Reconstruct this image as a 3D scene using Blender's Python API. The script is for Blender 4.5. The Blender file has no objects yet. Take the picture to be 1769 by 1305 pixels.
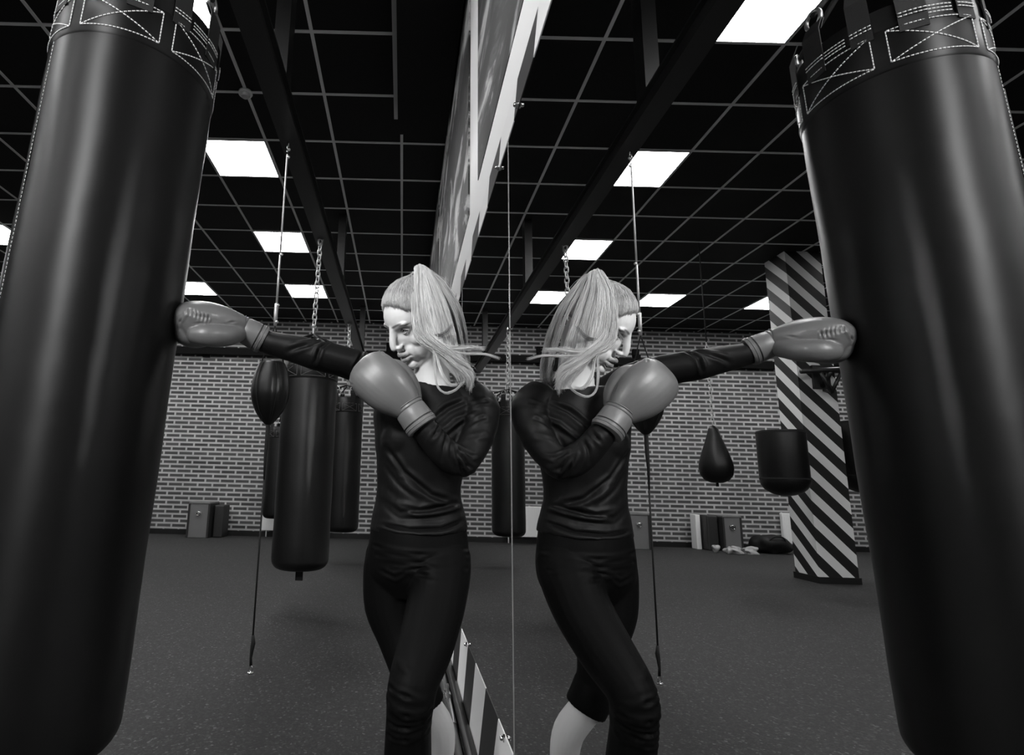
import bpy, bmesh, math, random
import numpy as np
from mathutils import Vector, Matrix, noise as mnoise
random.seed(7); rng = np.random.default_rng(7)
C = bpy.context.scene.collection
Z0 = 0.971            # eye height: coordinates below are measured from the camera level
H = 2.946             # ceiling
FZ = -Z0              # floor
YB = 9.95             # far brick wall
def V(*a): return Vector(a)

# ------------------------------------------------------------------ materials
def mat(name, col=0.2, rough=0.5, metal=0.0, spec=0.5, emit=0.0, build=None, attr=None, coat=0.0):
    m = bpy.data.materials.new(name); m.use_nodes = True
    nt = m.node_tree; b = nt.nodes['Principled BSDF']
    b.inputs['Base Color'].default_value = (col, col, col, 1)
    b.inputs['Roughness'].default_value = rough
    b.inputs['Metallic'].default_value = metal
    b.inputs['Specular IOR Level'].default_value = spec
    b.inputs['Coat Weight'].default_value = coat
    if emit:
        b.inputs['Emission Color'].default_value = (1, 1, 1, 1); b.inputs['Emission Strength'].default_value = emit
    if attr:
        a = nt.nodes.new('ShaderNodeAttribute'); a.attribute_name = attr
        nt.links.new(a.outputs['Color'], b.inputs['Base Color'])
    if build: build(nt, b)
    return m
def N(nt, t, **k):
    n = nt.nodes.new(t)
    for a, v in k.items():
        if a.startswith('i_'): n.inputs[a[2:].replace('_', ' ')].default_value = v
        else: setattr(n, a, v)
    return n
def bump(nt, b, h, strength=0.3, dist=0.01):
    n = N(nt, 'ShaderNodeBump'); n.inputs['Strength'].default_value = strength; n.inputs['Distance'].default_value = dist
    nt.links.new(h, n.inputs['Height']); nt.links.new(n.outputs[0], b.inputs['Normal'])
def noise_bump(scale, strength, dist, detail=3):
    def f(nt, b):
        t = N(nt, 'ShaderNodeTexCoord'); n = N(nt, 'ShaderNodeTexNoise', i_Scale=scale, i_Detail=detail)
        nt.links.new(t.outputs['Object'], n.inputs['Vector']); bump(nt, b, n.outputs['Fac'], strength, dist)
    return f
def ramp(nt, fac, stops):
    r = N(nt, 'ShaderNodeValToRGB'); e = r.color_ramp.elements
    while len(e) < len(stops): e.new(0.5)
    for k, (p, c) in zip(e, stops): k.position = p; k.color = (c, c, c, 1)
    nt.links.new(fac, r.inputs['Fac']); return r
def floor_nodes(nt, b):
    t = N(nt, 'ShaderNodeTexCoord')
    n = N(nt, 'ShaderNodeTexNoise', i_Scale=150, i_Detail=4, i_Roughness=0.75); nt.links.new(t.outputs['Object'], n.inputs['Vector'])
    v = N(nt, 'ShaderNodeTexVoronoi', i_Scale=110); nt.links.new(t.outputs['Object'], v.inputs['Vector'])
    r1 = ramp(nt, v.outputs['Color'], [(0.0, 0.024), (0.55, 0.032), (0.80, 0.046), (0.93, 0.11), (1.0, 0.16)])
    r2 = ramp(nt, n.outputs['Fac'], [(0.3, 0.6), (0.7, 1.0)])
    mx = N(nt, 'ShaderNodeMix', data_type='RGBA', blend_type='MULTIPLY'); mx.inputs['Factor'].default_value = 1
    nt.links.new(r1.outputs[0], mx.inputs['A']); nt.links.new(r2.outputs[0], mx.inputs['B'])
    nt.links.new(mx.outputs['Result'], b.inputs['Base Color']); bump(nt, b, n.outputs['Fac'], 0.6, 0.004)
def brick_nodes(nt, b):
    t = N(nt, 'ShaderNodeTexCoord'); mp = N(nt, 'ShaderNodeMapping')
    mp.inputs['Rotation'].default_value = (math.pi/2, 0, 0)
    nt.links.new(t.outputs['Object'], mp.inputs['Vector'])
    br = N(nt, 'ShaderNodeTexBrick', offset=0.5, squash=1.0)
    br.inputs['Scale'].default_value = 1.0; br.inputs['Mortar Size'].default_value = 0.0178; br.inputs['Mortar Smooth'].default_value = 0.25
    br.inputs['Bias'].default_value = -0.2; br.inputs['Brick Width'].default_value = 0.262; br.inputs['Row Height'].default_value = 0.0785
    br.inputs['Color1'].default_value = (0.095,)*3 + (1,); br.inputs['Color2'].default_value = (0.05,)*3 + (1,)
    br.inputs['Mortar'].default_value = (0.48,)*3 + (1,)
    nt.links.new(mp.outputs[0], br.inputs['Vector'])
    n = N(nt, 'ShaderNodeTexNoise', i_Scale=2.0, i_Detail=5); nt.links.new(t.outputs['Object'], n.inputs['Vector'])
    r = ramp(nt, n.outputs['Fac'], [(0.3, 0.72), (0.7, 1.0)])
    mx = N(nt, 'ShaderNodeMix', data_type='RGBA', blend_type='MULTIPLY'); mx.inputs['Factor'].default_value = 1
    nt.links.new(br.outputs['Color'], mx.inputs['A']); nt.links.new(r.outputs[0], mx.inputs['B'])
    nt.links.new(mx.outputs['Result'], b.inputs['Base Color']); bump(nt, b, br.outputs['Fac'], 0.4, 0.006)
def stripe_nodes(kx, ky, period, phase, duty, light, dark):
    def f(nt, b):
        t = N(nt, 'ShaderNodeTexCoord'); s = N(nt, 'ShaderNodeSeparateXYZ'); nt.links.new(t.outputs['Object'], s.inputs[0])
        def m(op, a, c):
            n = N(nt, 'ShaderNodeMath', operation=op)
            for i, q in enumerate((a, c)):
                if isinstance(q, (int, float)): n.inputs[i].default_value = q
                else: nt.links.new(q, n.inputs[i])
            return n.outputs[0]
        u = m('ADD', m('MULTIPLY', s.outputs['X'], kx), m('MULTIPLY', s.outputs['Y'], ky))
        u = m('ADD', u, s.outputs['Z']); u = m('ADD', m('DIVIDE', u, period), phase)
        fr = m('FRACT', u, 0.0); g = m('GREATER_THAN', fr, 1-duty)
        r = ramp(nt, g, [(0.0, dark), (1.0, light)]); nt.links.new(r.outputs[0], b.inputs['Base Color'])
    return f
def mural_nodes(nt, b):
    t = N(nt, 'ShaderNodeTexCoord'); mp = N(nt, 'ShaderNodeMapping'); mp.inputs['Scale'].default_value = (1, 1.1, 2.6); mp.inputs['Rotation'].default_value = (0.5, 0, 0)
    nt.links.new(t.outputs['Object'], mp.inputs['Vector'])
    n = N(nt, 'ShaderNodeTexNoise', i_Scale=1.3, i_Detail=7, i_Roughness=0.62, i_Distortion=1.1); nt.links.new(mp.outputs[0], n.inputs['Vector'])
    r = ramp(nt, n.outputs['Fac'], [(0.45, 0.004), (0.51, 0.05), (0.56, 0.35), (0.68, 0.62)]); nt.links.new(r.outputs[0], b.inputs['Base Color'])
def leather_nodes(nt, b):
    noise_bump(4.0, 0.22, 0.02, 2)(nt, b)
    tg = N(nt, 'ShaderNodeTangent', direction_type='RADIAL', axis='Z'); nt.links.new(tg.outputs[0], b.inputs['Tangent'])
    b.inputs['Anisotropic'].default_value = 0.65; b.inputs['Anisotropic Rotation'].default_value = 0.25
def hair_nodes(nt, b):
    b.inputs['Anisotropic'].default_value = 0.5
M = {}
M['floor'] = mat('rubber_crumb_flooring', 0.05, 0.75, spec=0.3, build=floor_nodes)
M['brick'] = mat('painted_brick', 0.1, 0.8, spec=0.3, build=brick_nodes)
M['tile'] = mat('black_ceiling_tile', 0.0075, 0.75, spec=0.25)
M['tbar'] = mat('grey_ceiling_rail', 0.7, 0.5, spec=0.4)
M['black'] = mat('matt_black_paint', 0.010, 0.6, spec=0.3)
M['blackmetal'] = mat('black_powder_coated_steel', 0.012, 0.38, spec=0.5)
M['matsteel'] = mat('matt_black_steel', 0.006, 0.75, spec=0.1)
M['white'] = mat('white_board', 0.88, 0.6)
M['wall'] = mat('dark_wall_paint', 0.03, 0.8)
M['led'] = mat('led_panel_diffuser', 0.9, 0.5, emit=30.0)
M['ledframe'] = mat('led_panel_frame', 0.5, 0.4)
M['mirror'] = mat('mirror_glass', 0.86, 0.0, metal=1.0)
M['glassedge'] = mat('polished_glass_edge', 0.35, 0.2, metal=0.6)
M['chrome'] = mat('chrome', 0.75, 0.16, metal=1.0)
M['steel'] = mat('brushed_steel', 0.35, 0.35, metal=1.0)
M['chain'] = mat('zinc_chain', 0.6, 0.42, metal=0.6)
M['bag'] = mat('black_smooth_leather', 0.003, 0.43, spec=0.24, build=leather_nodes)
M['bagfar'] = mat('black_vinyl', 0.003, 0.42, spec=0.4, build=noise_bump(9.0, 0.15, 0.01, 2))
M['web'] = mat('black_webbing', 0.014, 0.75, spec=0.3, build=noise_bump(500, 0.3, 0.002))
M['threadgrey'] = mat('grey_thread', 0.13, 0.7)
M['thread'] = mat('white_thread', 0.7, 0.7)
M['glove'] = mat('grey_glove_leather', 0.112, 0.40, spec=0.5, build=noise_bump(260, 0.09, 0.001))
M['glovedark'] = mat('dark_glove_trim', 0.03, 0.5)
M['cuff'] = mat('grey_cuff_leather', 0.125, 0.42, spec=0.45)
M['skin'] = mat('skin', 0.6, 0.46, spec=0.4, attr='tone')
M['skin'].node_tree.nodes['Principled BSDF'].inputs['Subsurface Weight'].default_value = 0.15
M['skin'].node_tree.nodes['Principled BSDF'].inputs['Subsurface Radius'].default_value = (0.01, 0.01, 0.01)
M['hair'] = mat('blonde_hair', 0.4, 0.42, spec=0.5, attr='tone', build=hair_nodes)
M['lash'] = mat('dark_lash', 0.03, 0.6)
M['top'] = mat('black_jersey', 0.006, 0.5, spec=0.13, build=noise_bump(900, 0.15, 0.0006))
M['leggings'] = mat('black_stretch_fabric', 0.0035, 0.55, spec=0.05, build=noise_bump(700, 0.12, 0.0006))
M['eyewhite'] = mat('eyeball_white', 0.7, 0.2)
M['iris'] = mat('iris', 0.08, 0.15)
M['locker'] = mat('grey_painted_steel', 0.16, 0.45)
M['lockerdark'] = mat('dark_case', 0.025, 0.5)
M['radiator'] = mat('radiator_enamel', 0.85, 0.4)
M['plastic'] = mat('crumpled_clear_film', 0.35, 0.25)
M['bars_top'] = mat('border_striped_boards', 0.5, 0.5, build=stripe_nodes(0, 1.6, 0.80, 0.35, 0.52, 0.85, 0.03))
M['pillar'] = mat('pillar_striped_paint', 0.5, 0.6, build=stripe_nodes(-1.0, -1.0, 0.287, 0.488, 0.47, 0.78, 0.006))
M['mural'] = mat('grey_mural_print', 0.3, 0.55, build=mural_nodes)

# ------------------------------------------------------------------ mesh helpers
class MB:
    def __init__(s): s.v = []; s.f = []; s.tone = []
    def add(s, vs, fs, tone=None):
        o = len(s.v); s.v += [tuple(v) for v in vs]; s.f += [tuple(i+o for i in f) for f in fs]
        if tone is not None: s.tone += [tone]*len(vs)
    def box(s, lo, hi, rot=None, c=None):
        vs = [Vector((x, y, z)) for x in (lo[0], hi[0]) for y in (lo[1], hi[1]) for z in (lo[2], hi[2])]
        if rot is not None: vs = [rot @ (v-Vector(c)) + Vector(c) for v in vs]
        s.add(vs, [(0, 1, 3, 2), (4, 6, 7, 5), (0, 4, 5, 1), (2, 3, 7, 6), (0, 2, 6, 4), (1, 5, 7, 3)])
    def loft(s, secs, n=24, side=(1, 0, 0), cap=True, round_=0.0, tone=None, power=2.0):
        """secs: (centre, a, b): elliptical sections, a along 'side', b across."""
        P = [Vector(q[0]) for q in secs]; rings = []
        m = len(P)
        for i in range(m):
            t = (P[min(i+1, m-1)]-P[max(i-1, 0)]).normalized()
            sd = secs[i][3] if len(secs[i]) > 3 else side
            a = Vector(sd); a = (a - t*a.dot(t)).normalized(); b = t.cross(a)
            rings.append((P[i], t, a, b, secs[i][1], secs[i][2]))
        R = []
        if round_ > 0:
            p, t, a, b, ra, rb = rings[0]; q = round_*min(ra, rb)
            for k in (0.15, 0.4, 0.7, 0.92): R.append((p - t*q*math.cos(math.asin(k)), t, a, b, ra*k, rb*k))
        R += rings
        if round_ > 0:
            p, t, a, b, ra, rb = rings[-1]; q = round_*min(ra, rb)
            for k in (0.92, 0.7, 0.4, 0.15): R.append((p + t*q*math.cos(math.asin(k)), t, a, b, ra*k, rb*k))
        vs = []; fs = []
        for (p, t, a, b, ra, rb) in R:
            for k in range(n):
                w = 2*math.pi*k/n; cx, sx = math.cos(w), math.sin(w)
                if power != 2.0:
                    cx = math.copysign(abs(cx)**(2/power), cx); sx = math.copysign(abs(sx)**(2/power), sx)
                vs.append(p + a*(ra*cx) + b*(rb*sx))
        for i in range(len(R)-1):
            for k in range(n):
                fs.append((i*n+k, i*n+(k+1) % n, (i+1)*n+(k+1) % n, (i+1)*n+k))
        if cap:
            fs.append(tuple(range(n-1, -1, -1))); fs.append(tuple((len(R)-1)*n+k for k in range(n)))
        s.add(vs, fs, tone)
    def tube(s, pts, r, n=8, tone=None, closed=False):
        tl = tone if isinstance(tone, (list, tuple)) else None
        pts = [Vector(p) for p in pts]; m = len(pts)
        rr = r if isinstance(r, (list, tuple)) else [r]*m
        up = Vector((0.123, 0.3, 1)).normalized(); vs = []; fs = []; prev = None
        for i in range(m):
            if closed: t = (pts[(i+1) % m]-pts[i-1]).normalized()
            else: t = (pts[min(i+1, m-1)]-pts[max(i-1, 0)]).normalized()
            a = (prev - t*prev.dot(t)) if prev is not None else up.cross(t)
            if a.length < 1e-6: a = Vector((1, 0, 0)).cross(t)
            a.normalize(); prev = a; b = t.cross(a)
            for k in range(n):
                w = 2*math.pi*k/n; vs.append(pts[i] + a*(rr[i]*math.cos(w)) + b*(rr[i]*math.sin(w)))
        mm = m if closed else m-1
        for i in range(mm):
            for k in range(n):
                j = (i+1) % m; fs.append((i*n+k, i*n+(k+1) % n, j*n+(k+1) % n, j*n+k))
        if not closed: fs.append(tuple(range(n-1, -1, -1))); fs.append(tuple((m-1)*n+k for k in range(n)))
        s.add(vs, fs, None if tl else tone)
        if tl: s.tone += [float(q) for q in tl for _ in range(n)]
    def ell(s, c, r, ax=None, n=24, m=14, tone=None):
        ax = ax or (Vector((1, 0, 0)), Vector((0, 1, 0)), Vector((0, 0, 1))); c = Vector(c); vs = []; fs = []
        for i in range(1, m):
            ph = math.pi*i/m
            for k in range(n):
                w = 2*math.pi*k/n
                vs.append(c + ax[0]*(r[0]*math.sin(ph)*math.cos(w)) + ax[1]*(r[1]*math.sin(ph)*math.sin(w)) + ax[2]*(r[2]*math.cos(ph)))
        for i in range(m-2):
            for k in range(n): fs.append((i*n+k, (i+1)*n+k, (i+1)*n+(k+1) % n, i*n+(k+1) % n))
        o = len(vs); vs += [c + ax[2]*r[2], c - ax[2]*r[2]]
        for k in range(n):
            fs.append((o, k, (k+1) % n)); fs.append((o+1, (m-2)*n+(k+1) % n, (m-2)*n+k))
        s.add(vs, fs, tone)
    def lathe(s, prof, c, axis=(0, 0, 1), n=48):
        """prof: (radius, height) pairs; closed at both ends when radius reaches 0"""
        t = Vector(axis).normalized(); a = t.orthogonal().normalized() if abs(t.z) < 0.95 else (Vector((1, 0, 0))-t*t.x).normalized(); b = t.cross(a); c = Vector(c)
        vs = []; fs = []
        for r, h in prof:
            for k in range(n):
                w = 2*math.pi*k/n; vs.append(c + t*h + a*(r*math.cos(w)) + b*(r*math.sin(w)))
        for i in range(len(prof)-1):
            for k in range(n): fs.append((i*n+k, i*n+(k+1) % n, (i+1)*n+(k+1) % n, (i+1)*n+k))
        s.add(vs, fs)
    def torus(s, c, R, r, ax1, ax2, n=20, m=8, stretch=1.0):
        ax1 = Vector(ax1).normalized(); ax2 = Vector(ax2).normalized(); c = Vector(c)
        pts = [c + ax1*(R*math.cos(2*math.pi*k/n)) + ax2*(R*stretch*math.sin(2*math.pi*k/n)) for k in range(n)]
        s.tube(pts, r, m, closed=True)
    def build(s, name, m, parent=None, smooth=True, at=None, label=None, auto=None):
        at = Vector(at) if at is not None else (parent['_o'] if False else None)
        me = bpy.data.meshes.new(name)
        org = ORG.get(parent.name) if parent is not None else (at if at is not None else Vector((0, 0, 0)))
        off = Vector((0, 0, Z0)) if True else Vector()
        me.from_pydata([Vector(v) - org for v in s.v], [], s.f)
        if s.tone and len(s.tone) == len(s.v):
            ca = me.color_attributes.new('tone', 'FLOAT_COLOR', 'POINT')
            t = np.array(s.tone, dtype=np.float32); arr = np.stack([t, t, t, np.ones_like(t)], 1).ravel(); ca.data.foreach_set('color', arr)
        bm = bmesh.new(); bm.from_mesh(me); bmesh.ops.remove_doubles(bm, verts=bm.verts, dist=1e-6) if not s.tone else None
        bmesh.ops.recalc_face_normals(bm, faces=bm.faces); bm.to_mesh(me); bm.free()
        if smooth:
            me.polygons.foreach_set('use_smooth', [True]*len(me.polygons))
            if auto is not None:
                try: me.set_sharp_from_angle(angle=math.radians(auto))
                except Exception: pass
        me.materials.append(m)
        o = bpy.data.objects.new(name, me); C.objects.link(o)
        if parent is not None: o.parent = parent; ORG[o.name] = org
        else: o.location = org + Vector((0, 0, Z0)); ORG[o.name] = org
        if label: o['label'] = label
        return o
ORG = {}
def tag(o, label=None, cat=None, group=None, kind=None):
    if label: o['label'] = label
    if cat: o['category'] = cat
    if group: o['group'] = group
    if kind: o['kind'] = kind
    return o
def thing(name, at, label, cat, group=None):
    o = bpy.data.objects.new(name, None); C.objects.link(o); o.empty_display_size = 0.1
    o.location = Vector(at) + Vector((0, 0, Z0)); ORG[o.name] = Vector(at)
    return tag(o, label, cat, group)
def copy_tree(o, parent=None):
    c = o.copy(); C.objects.link(c)
    if parent is not None: c.parent = parent
    for ch in list(o.children): copy_tree(ch, c)
    return c
def bev(o, w=0.004, seg=2):
    m = o.modifiers.new('bevel', 'BEVEL'); m.width = w; m.segments = seg; m.limit_method = 'ANGLE'; m.angle_limit = 0.7
    return o
def boxo(name, m, lo, hi, parent=None, w=0.0, **k):
    b = MB(); b.box(lo, hi)
    at = None if parent is not None else ((lo[0]+hi[0])/2, (lo[1]+hi[1])/2, lo[2])
    o = b.build(name, m, parent, smooth=False, at=at)
    if w: bev(o, w)
    return o
def bezier(pts, n):
    """Catmull-Rom through pts, n samples"""
    P = [Vector(p) for p in pts]; P = [P[0]*2-P[1]] + P + [P[-1]*2-P[-2]]; out = []
    m = len(P)-3
    for i in range(n):
        u = i/(n-1)*m; k = min(int(u), m-1); t = u-k; a, b, c, d = P[k:k+4]
        out.append(0.5*((2*b) + (c-a)*t + (2*a-5*b+4*c-d)*t*t + (3*b-a-3*c+d)*t**3))
    return out

def smooth_secs(secs, k=4):
    """spline through lofted sections so the form has no kinks"""
    A = [np.array([*s_[0], s_[1], s_[2]], float) for s_ in secs]; A = [2*A[0]-A[1]] + A + [2*A[-1]-A[-2]]; out = []
    for i in range(1, len(A)-2):
        a, b, c, d = A[i-1:i+3]
        for q in range(k):
            t = q/k; v = 0.5*((2*b)+(c-a)*t+(2*a-5*b+4*c-d)*t*t+(3*b-a-3*c+d)*t**3); out.append((tuple(v[:3]), max(v[3], 0.001), max(v[4], 0.001)))
    v = A[-2]; out.append((tuple(v[:3]), v[3], v[4])); return out
# ------------------------------------------------------------------ the room
XL, YN = -12.2, -9.0
def struct(name, m, lo, hi):
    b = MB(); b.box(lo, hi); o = b.build(name, m, None, smooth=False, at=(0, 0, FZ) if name in ('floor',) else (0, 0, 0)); return tag(o, kind='structure')
struct('floor', M['floor'], (XL, YN, FZ-0.1), (0.0, YB, FZ))
struct('ceiling', M['tile'], (XL, YN, H), (0.0, YB, H+0.1))
struct('wall_back', M['brick'], (XL, YB, FZ), (0.0, YB+0.15, H))
struct('wall_right', M['white'], (0.0, YN, FZ), (0.15, YB, H))
struct('wall_left', M['wall'], (XL-0.15, YN, FZ), (XL, YB, H))
struct('wall_front', M['wall'], (XL, YN-0.15, FZ), (0.0, YN, H))
struct('baseboard_back', M['black'], (XL, YB-0.02, FZ), (-0.05, YB, FZ+0.085))
struct('baseboard_left', M['black'], (XL, YN, FZ), (XL+0.02, YB-0.02, FZ+0.085))
X0, Y0, S = -1.583, 4.376, 0.6
g = MB(); w = 0.012
i = -20
while True:
    x = X0 + i*S; i += 1
    if x > -0.05: break
    if x < XL: continue
    g.box((x-w, YN, H-0.006), (x+w, 3.98 if x > -0.45 else YB, H-0.0005)) if x < -0.3 and x < -0.45 else g.box((x-w, 3.98, H-0.006), (x+w, YB, H-0.0005))
for j in range(-22, 10):
    y = Y0 + j*S
    if y < YN or y > YB: continue
    g.box((XL, y-w, H-0.0052), (-0.43 if y < 3.98 else 0.0, y+w, H-0.0005))
g.box((-0.445, YN, H-0.012), (-0.415, 4.04, H-0.0005))
tag(g.build('trim_1', M['tbar'], smooth=False), kind='structure')
# boxed-in duct along the mirror wall
tag(boxo('trim_2', M['tile'], (-0.405, YN, 2.72), (-0.02, 3.93, H)), kind='structure')

# LED panels: every third tile
def led(i, j, label):
    x, y = X0+i*S, Y0+j*S
    t = thing('ceiling_light', (x-S/2, y+S/2, H), label, 'light', 'square LED panels in the ceiling grid')
    f = MB(); a = S/2-0.004
    for lo, hi in (((-a, -a), (a, -a+0.012)), ((-a, a-0.012), (a, a)), ((-a, -a+0.012), (-a+0.012, a-0.012)), ((a-0.012, -a+0.012), (a, a-0.012))):
        f.box((x-S/2+lo[0], y+S/2+lo[1], H-0.012), (x-S/2+hi[0], y+S/2+hi[1], H-0.0005))
    f.build('frame', M['ledframe'], t, smooth=False)
    d = MB(); d.box((x-S/2-a+0.012, y+S/2-a+0.012, H-0.010), (x-S/2+a-0.012, y+S/2+a-0.012, H-0.002)); d.build('diffuser', M['led'], t, smooth=False)
    return t
LN = {(0, 0): 'lit square ceiling panel beside the thin rope, nearest of the directly seen ones',
      (0, 3): 'lit square ceiling panel behind the speed bag rope, second along the beam',
      (0, 6): 'lit square ceiling panel behind the heavy bag chain, last one beside the beam',
      (0, -3): 'lit square ceiling panel cut by the top edge of the photo, largest in the mirror',
      (-3, 6): 'lit square ceiling panel just above the outstretched boxing glove',
      (-6, 6): 'lit square ceiling panel partly hidden by the striped pillar in the mirror',
      (-6, 3): 'lit square ceiling panel at the left edge of the photo behind the big bag',
      }
proto = None
for i in (0, -3, -6, -9):
    for j in (6, 3, 0, -3, -6, -9, -12):
        if i < 0 and j in ((3, 0, -3) if i == -3 else (0, -3)): continue
        lb = LN.get((i, j), 'lit square ceiling panel in the part of the room out of view')
        if proto is None: proto = led(i, j, lb); pij = (i, j); continue
        c = copy_tree(proto); c.location = proto.location + Vector(((i-pij[0])*S, (j-pij[1])*S, 0)); c['label'] = lb

# added softbox, unseen behind and left of the camera, brightens the boxer's face
SPT = Vector((-1.72, -1.35, 1.65)); AIM = Vector((-0.35, 1.5, 0.50)); dr = (AIM-SPT).normalized()
t = thing('added_softbox', (SPT.x, SPT.y, FZ), 'round black softbox on a tripod, added unseen behind the camera to light the boxer', 'lamp')
b = MB(); b.lathe([(0.001, -0.30), (0.07, -0.30), (0.08, -0.18), (0.42, -0.01), (0.42, 0.0), (0.41, 0.0), (0.39, -0.02), (0.001, -0.03)], SPT, dr, 40); b.build('housing', M['black'], t, auto=40)
b = MB(); b.tube([SPT-dr*0.24, (SPT.x-0.1, SPT.y-0.22, SPT.z-0.15), (SPT.x-0.1, SPT.y-0.22, FZ+0.2)], 0.016, 10); b.build('pole', M['blackmetal'], t)
for k in range(3):
    a = 0.5+k*2.094; b = MB(); b.tube([(SPT.x-0.1, SPT.y-0.22, FZ+0.5), (SPT.x-0.1+0.5*math.cos(a), SPT.y-0.22+0.5*math.sin(a), FZ+0.013)], 0.011, 8); b.build('leg', M['blackmetal'], t)
ld = bpy.data.lights.new('added_softbox_lamp', 'AREA'); ld.shape = 'DISK'; ld.size = 0.78; ld.energy = 19.0; ld.spread = math.radians(75)
lo_ = bpy.data.objects.new('added_softbox_lamp', ld); C.objects.link(lo_); lo_.location = SPT + dr*0.01 + Vector((0, 0, Z0)); lo_.rotation_euler = dr.to_track_quat('-Z', 'Y').to_euler()
# smoke detector
t = thing('smoke_detector', (-1.591, 3.777, H), 'round white smoke detector on the ceiling rail', 'smoke detector')
b = MB(); b.lathe([(0.001, 0), (0.052, 0), (0.055, -0.012), (0.050, -0.022), (0.001, -0.022)], (-1.591, 3.777, H-0.002), n=32); b.build('base', M['white'], t, auto=40)
b = MB(); b.lathe([(0.036, -0.022), (0.036, -0.032), (0.028, -0.042), (0.001, -0.044)], (-1.591, 3.777, H-0.002), n=32); b.build('sensor_cap', M['ledframe'], t, auto=40)

# suspended beam with struts
BX = -1.045
t = thing('ceiling_beam', (BX, 3.0, 2.04), 'long black steel beam hung under the ceiling carrying the bags', 'beam')
b = MB(); b.box((BX-0.06, YN+0.02, 2.04), (BX+0.06, YB-0.01, 2.055)); b.box((BX-0.06, YN+0.02, 2.145), (BX+0.06, YB-0.01, 2.16)); b.box((BX-0.035, YN+0.02, 2.05), (BX+0.035, YB-0.01, 2.15))
b.build('rail', M['blackmetal'], t, smooth=False)
for y in (-6.7, -3.55, -0.4, 2.75, 5.78, 9.0):
    b = MB(); b.box((BX-0.042, y-0.06, 2.16), (BX+0.042, y+0.06, H-0.001))
    b.build('strut', M['blackmetal'], t, smooth=False)

# mirror wall: border boards, mirrors, clips
XB = -0.0075
o = boxo('trim_3', M['white'], (XB, YN, 1.125), (-0.0005, YB, 1.29)); tag(o, kind='structure')
b = MB(); b.box((XB, YN, 1.035), (-0.0005, YB, 1.125)); tag(b.build('trim_4', M['bars_top'], smooth=False), kind='structure')
b = MB(); b.box((XB, YN, FZ), (-0.0005, YB, -0.66)); tag(b.build('trim_5', M['bars_top'], smooth=False), kind='structure')
ML = {0: 'tall wall mirror nearest the camera, showing the reflected boxer and bag',
      1: 'tall wall mirror right behind the boxer, left of the bright joint line',
      2: 'wall mirror next beyond the one behind the boxer'}
ys = [-3.2, 0.215-0.0, 1.515, 2.815, 4.115, 5.415, 6.715, 8.015, 9.315]
for k in range(1, len(ys)-1):
    a, c = ys[k]+0.0015, ys[k+1]-0.0015
    if k == 1: a = -1.1
    mo = MB(); mo.box((-0.006, a, -0.66), (-0.0005, c, 1.035))
    o = mo.build('wall_mirror', M['mirror'], None, smooth=False, at=(0, (a+c)/2, -0.66))
    tag(o, ML.get(k-1, 'far wall mirror hidden behind the boxer, %s' % ['', '', '', 'fourth from the camera', 'fifth from the camera', 'sixth from the camera', 'last before the brick wall'][k-1]), 'mirror', 'wall mirrors in a row')
    if k >= 2:
        e = MB(); e.box((-0.0075, ys[k]-0.002, -0.66), (-0.0005, ys[k]+0.0015, 1.035)); e.build('polished_edge', M['glassedge'], o, smooth=False)
        if k == 2:
            e = MB(); e.lathe([(0.0005, 0), (0.006, 0), (0.006, 0.005), (0.0005, 0.007)], (-0.0072, 1.515, 0.44), (-1, 0, 0), 16); e.build('stud', M['chrome'], o, auto=40)
def clip(y, z, s, label):
    t = thing('mirror_clip', (-0.008, y, z), label, 'clip', 'chrome clips holding the wall mirrors')
    b = MB(); b.lathe([(0.0005, 0.0), (0.010, 0.0), (0.010, 0.004), (0.0005, 0.004)], (-0.0076, y, z), (-1, 0, 0), 20); b.build('boss', M['chrome'], t, auto=40)
    b = MB(); b.lathe([(0.0005, 0.004), (0.0065, 0.004), (0.0065, 0.010), (0.0045, 0.013), (0.0005, 0.0135)], (-0.0076, y, z), (-1, 0, 0), 16); b.build('cap', M['chrome'], t, auto=40)
clip(1.357, 1.04, 1, 'chrome mirror clip on the top border, right of the bright joint line')
clip(1.665, 1.04, 1, 'chrome mirror clip on the top border, left of the bright joint line')
clip(2.51, -0.668, -1, 'chrome mirror clip on the lower striped border, beside the boxer thigh')
clip(1.633, -0.668, -1, 'chrome mirror clip on the lower striped border, near the bottom of the photo')
# mural prints above the border
for lo, hi, lb in ((0.95, 2.17, 'large grey brushstroke mural print above the near mirror'), (2.53, 4.85, 'grey streaked mural print beyond the white strip'), (5.05, 7.4, 'grey streaked mural print far along the mirror wall')):
    o = boxo('mural_print', M['mural'], (-0.01, lo, 1.292), (-0.0005, hi, 2.70 if lo < 3 else 2.94)); tag(o, lb, 'mural', 'printed murals over the mirrors')
# rail and barbell along the foot of the mirror
t = thing('floor_rail', (-0.029, 2.0, FZ), 'dark steel tube running along the foot of the mirror wall', 'rail')
b = MB(); b.tube([(-0.029, -1.0, -0.950), (-0.029, 7.5, -0.950)], 0.0205, 20); b.build('tube', M['blackmetal'], t)
BXX, BZ = -0.0725, -0.9530
t = thing('barbell', (BXX, 2.6, FZ), 'steel barbell with a chrome collar lying on the floor by the wall', 'barbell')
b = MB(); b.tube([(BXX, 1.2, BZ), (BXX, 2.42, BZ)], 0.0140, 14); b.build('bar', M['steel'], t)
b = MB(); b.tube([(BXX, 2.42, BZ), (BXX, 2.70, BZ)], 0.0175, 18); b.build('sleeve', M['chrome'], t, auto=40)
b = MB(); b.lathe([(0.010, 0), (0.021, 0), (0.0225, 0.02), (0.021, 0.045), (0.010, 0.045)], (BXX, 2.70, BZ+0.006), (0, 1, 0), 24); b.box((BXX-0.008, 2.705, BZ+0.024), (BXX+0.008, 2.74, BZ+0.055)); b.build('collar', M['chrome'], t, auto=40)
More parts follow.
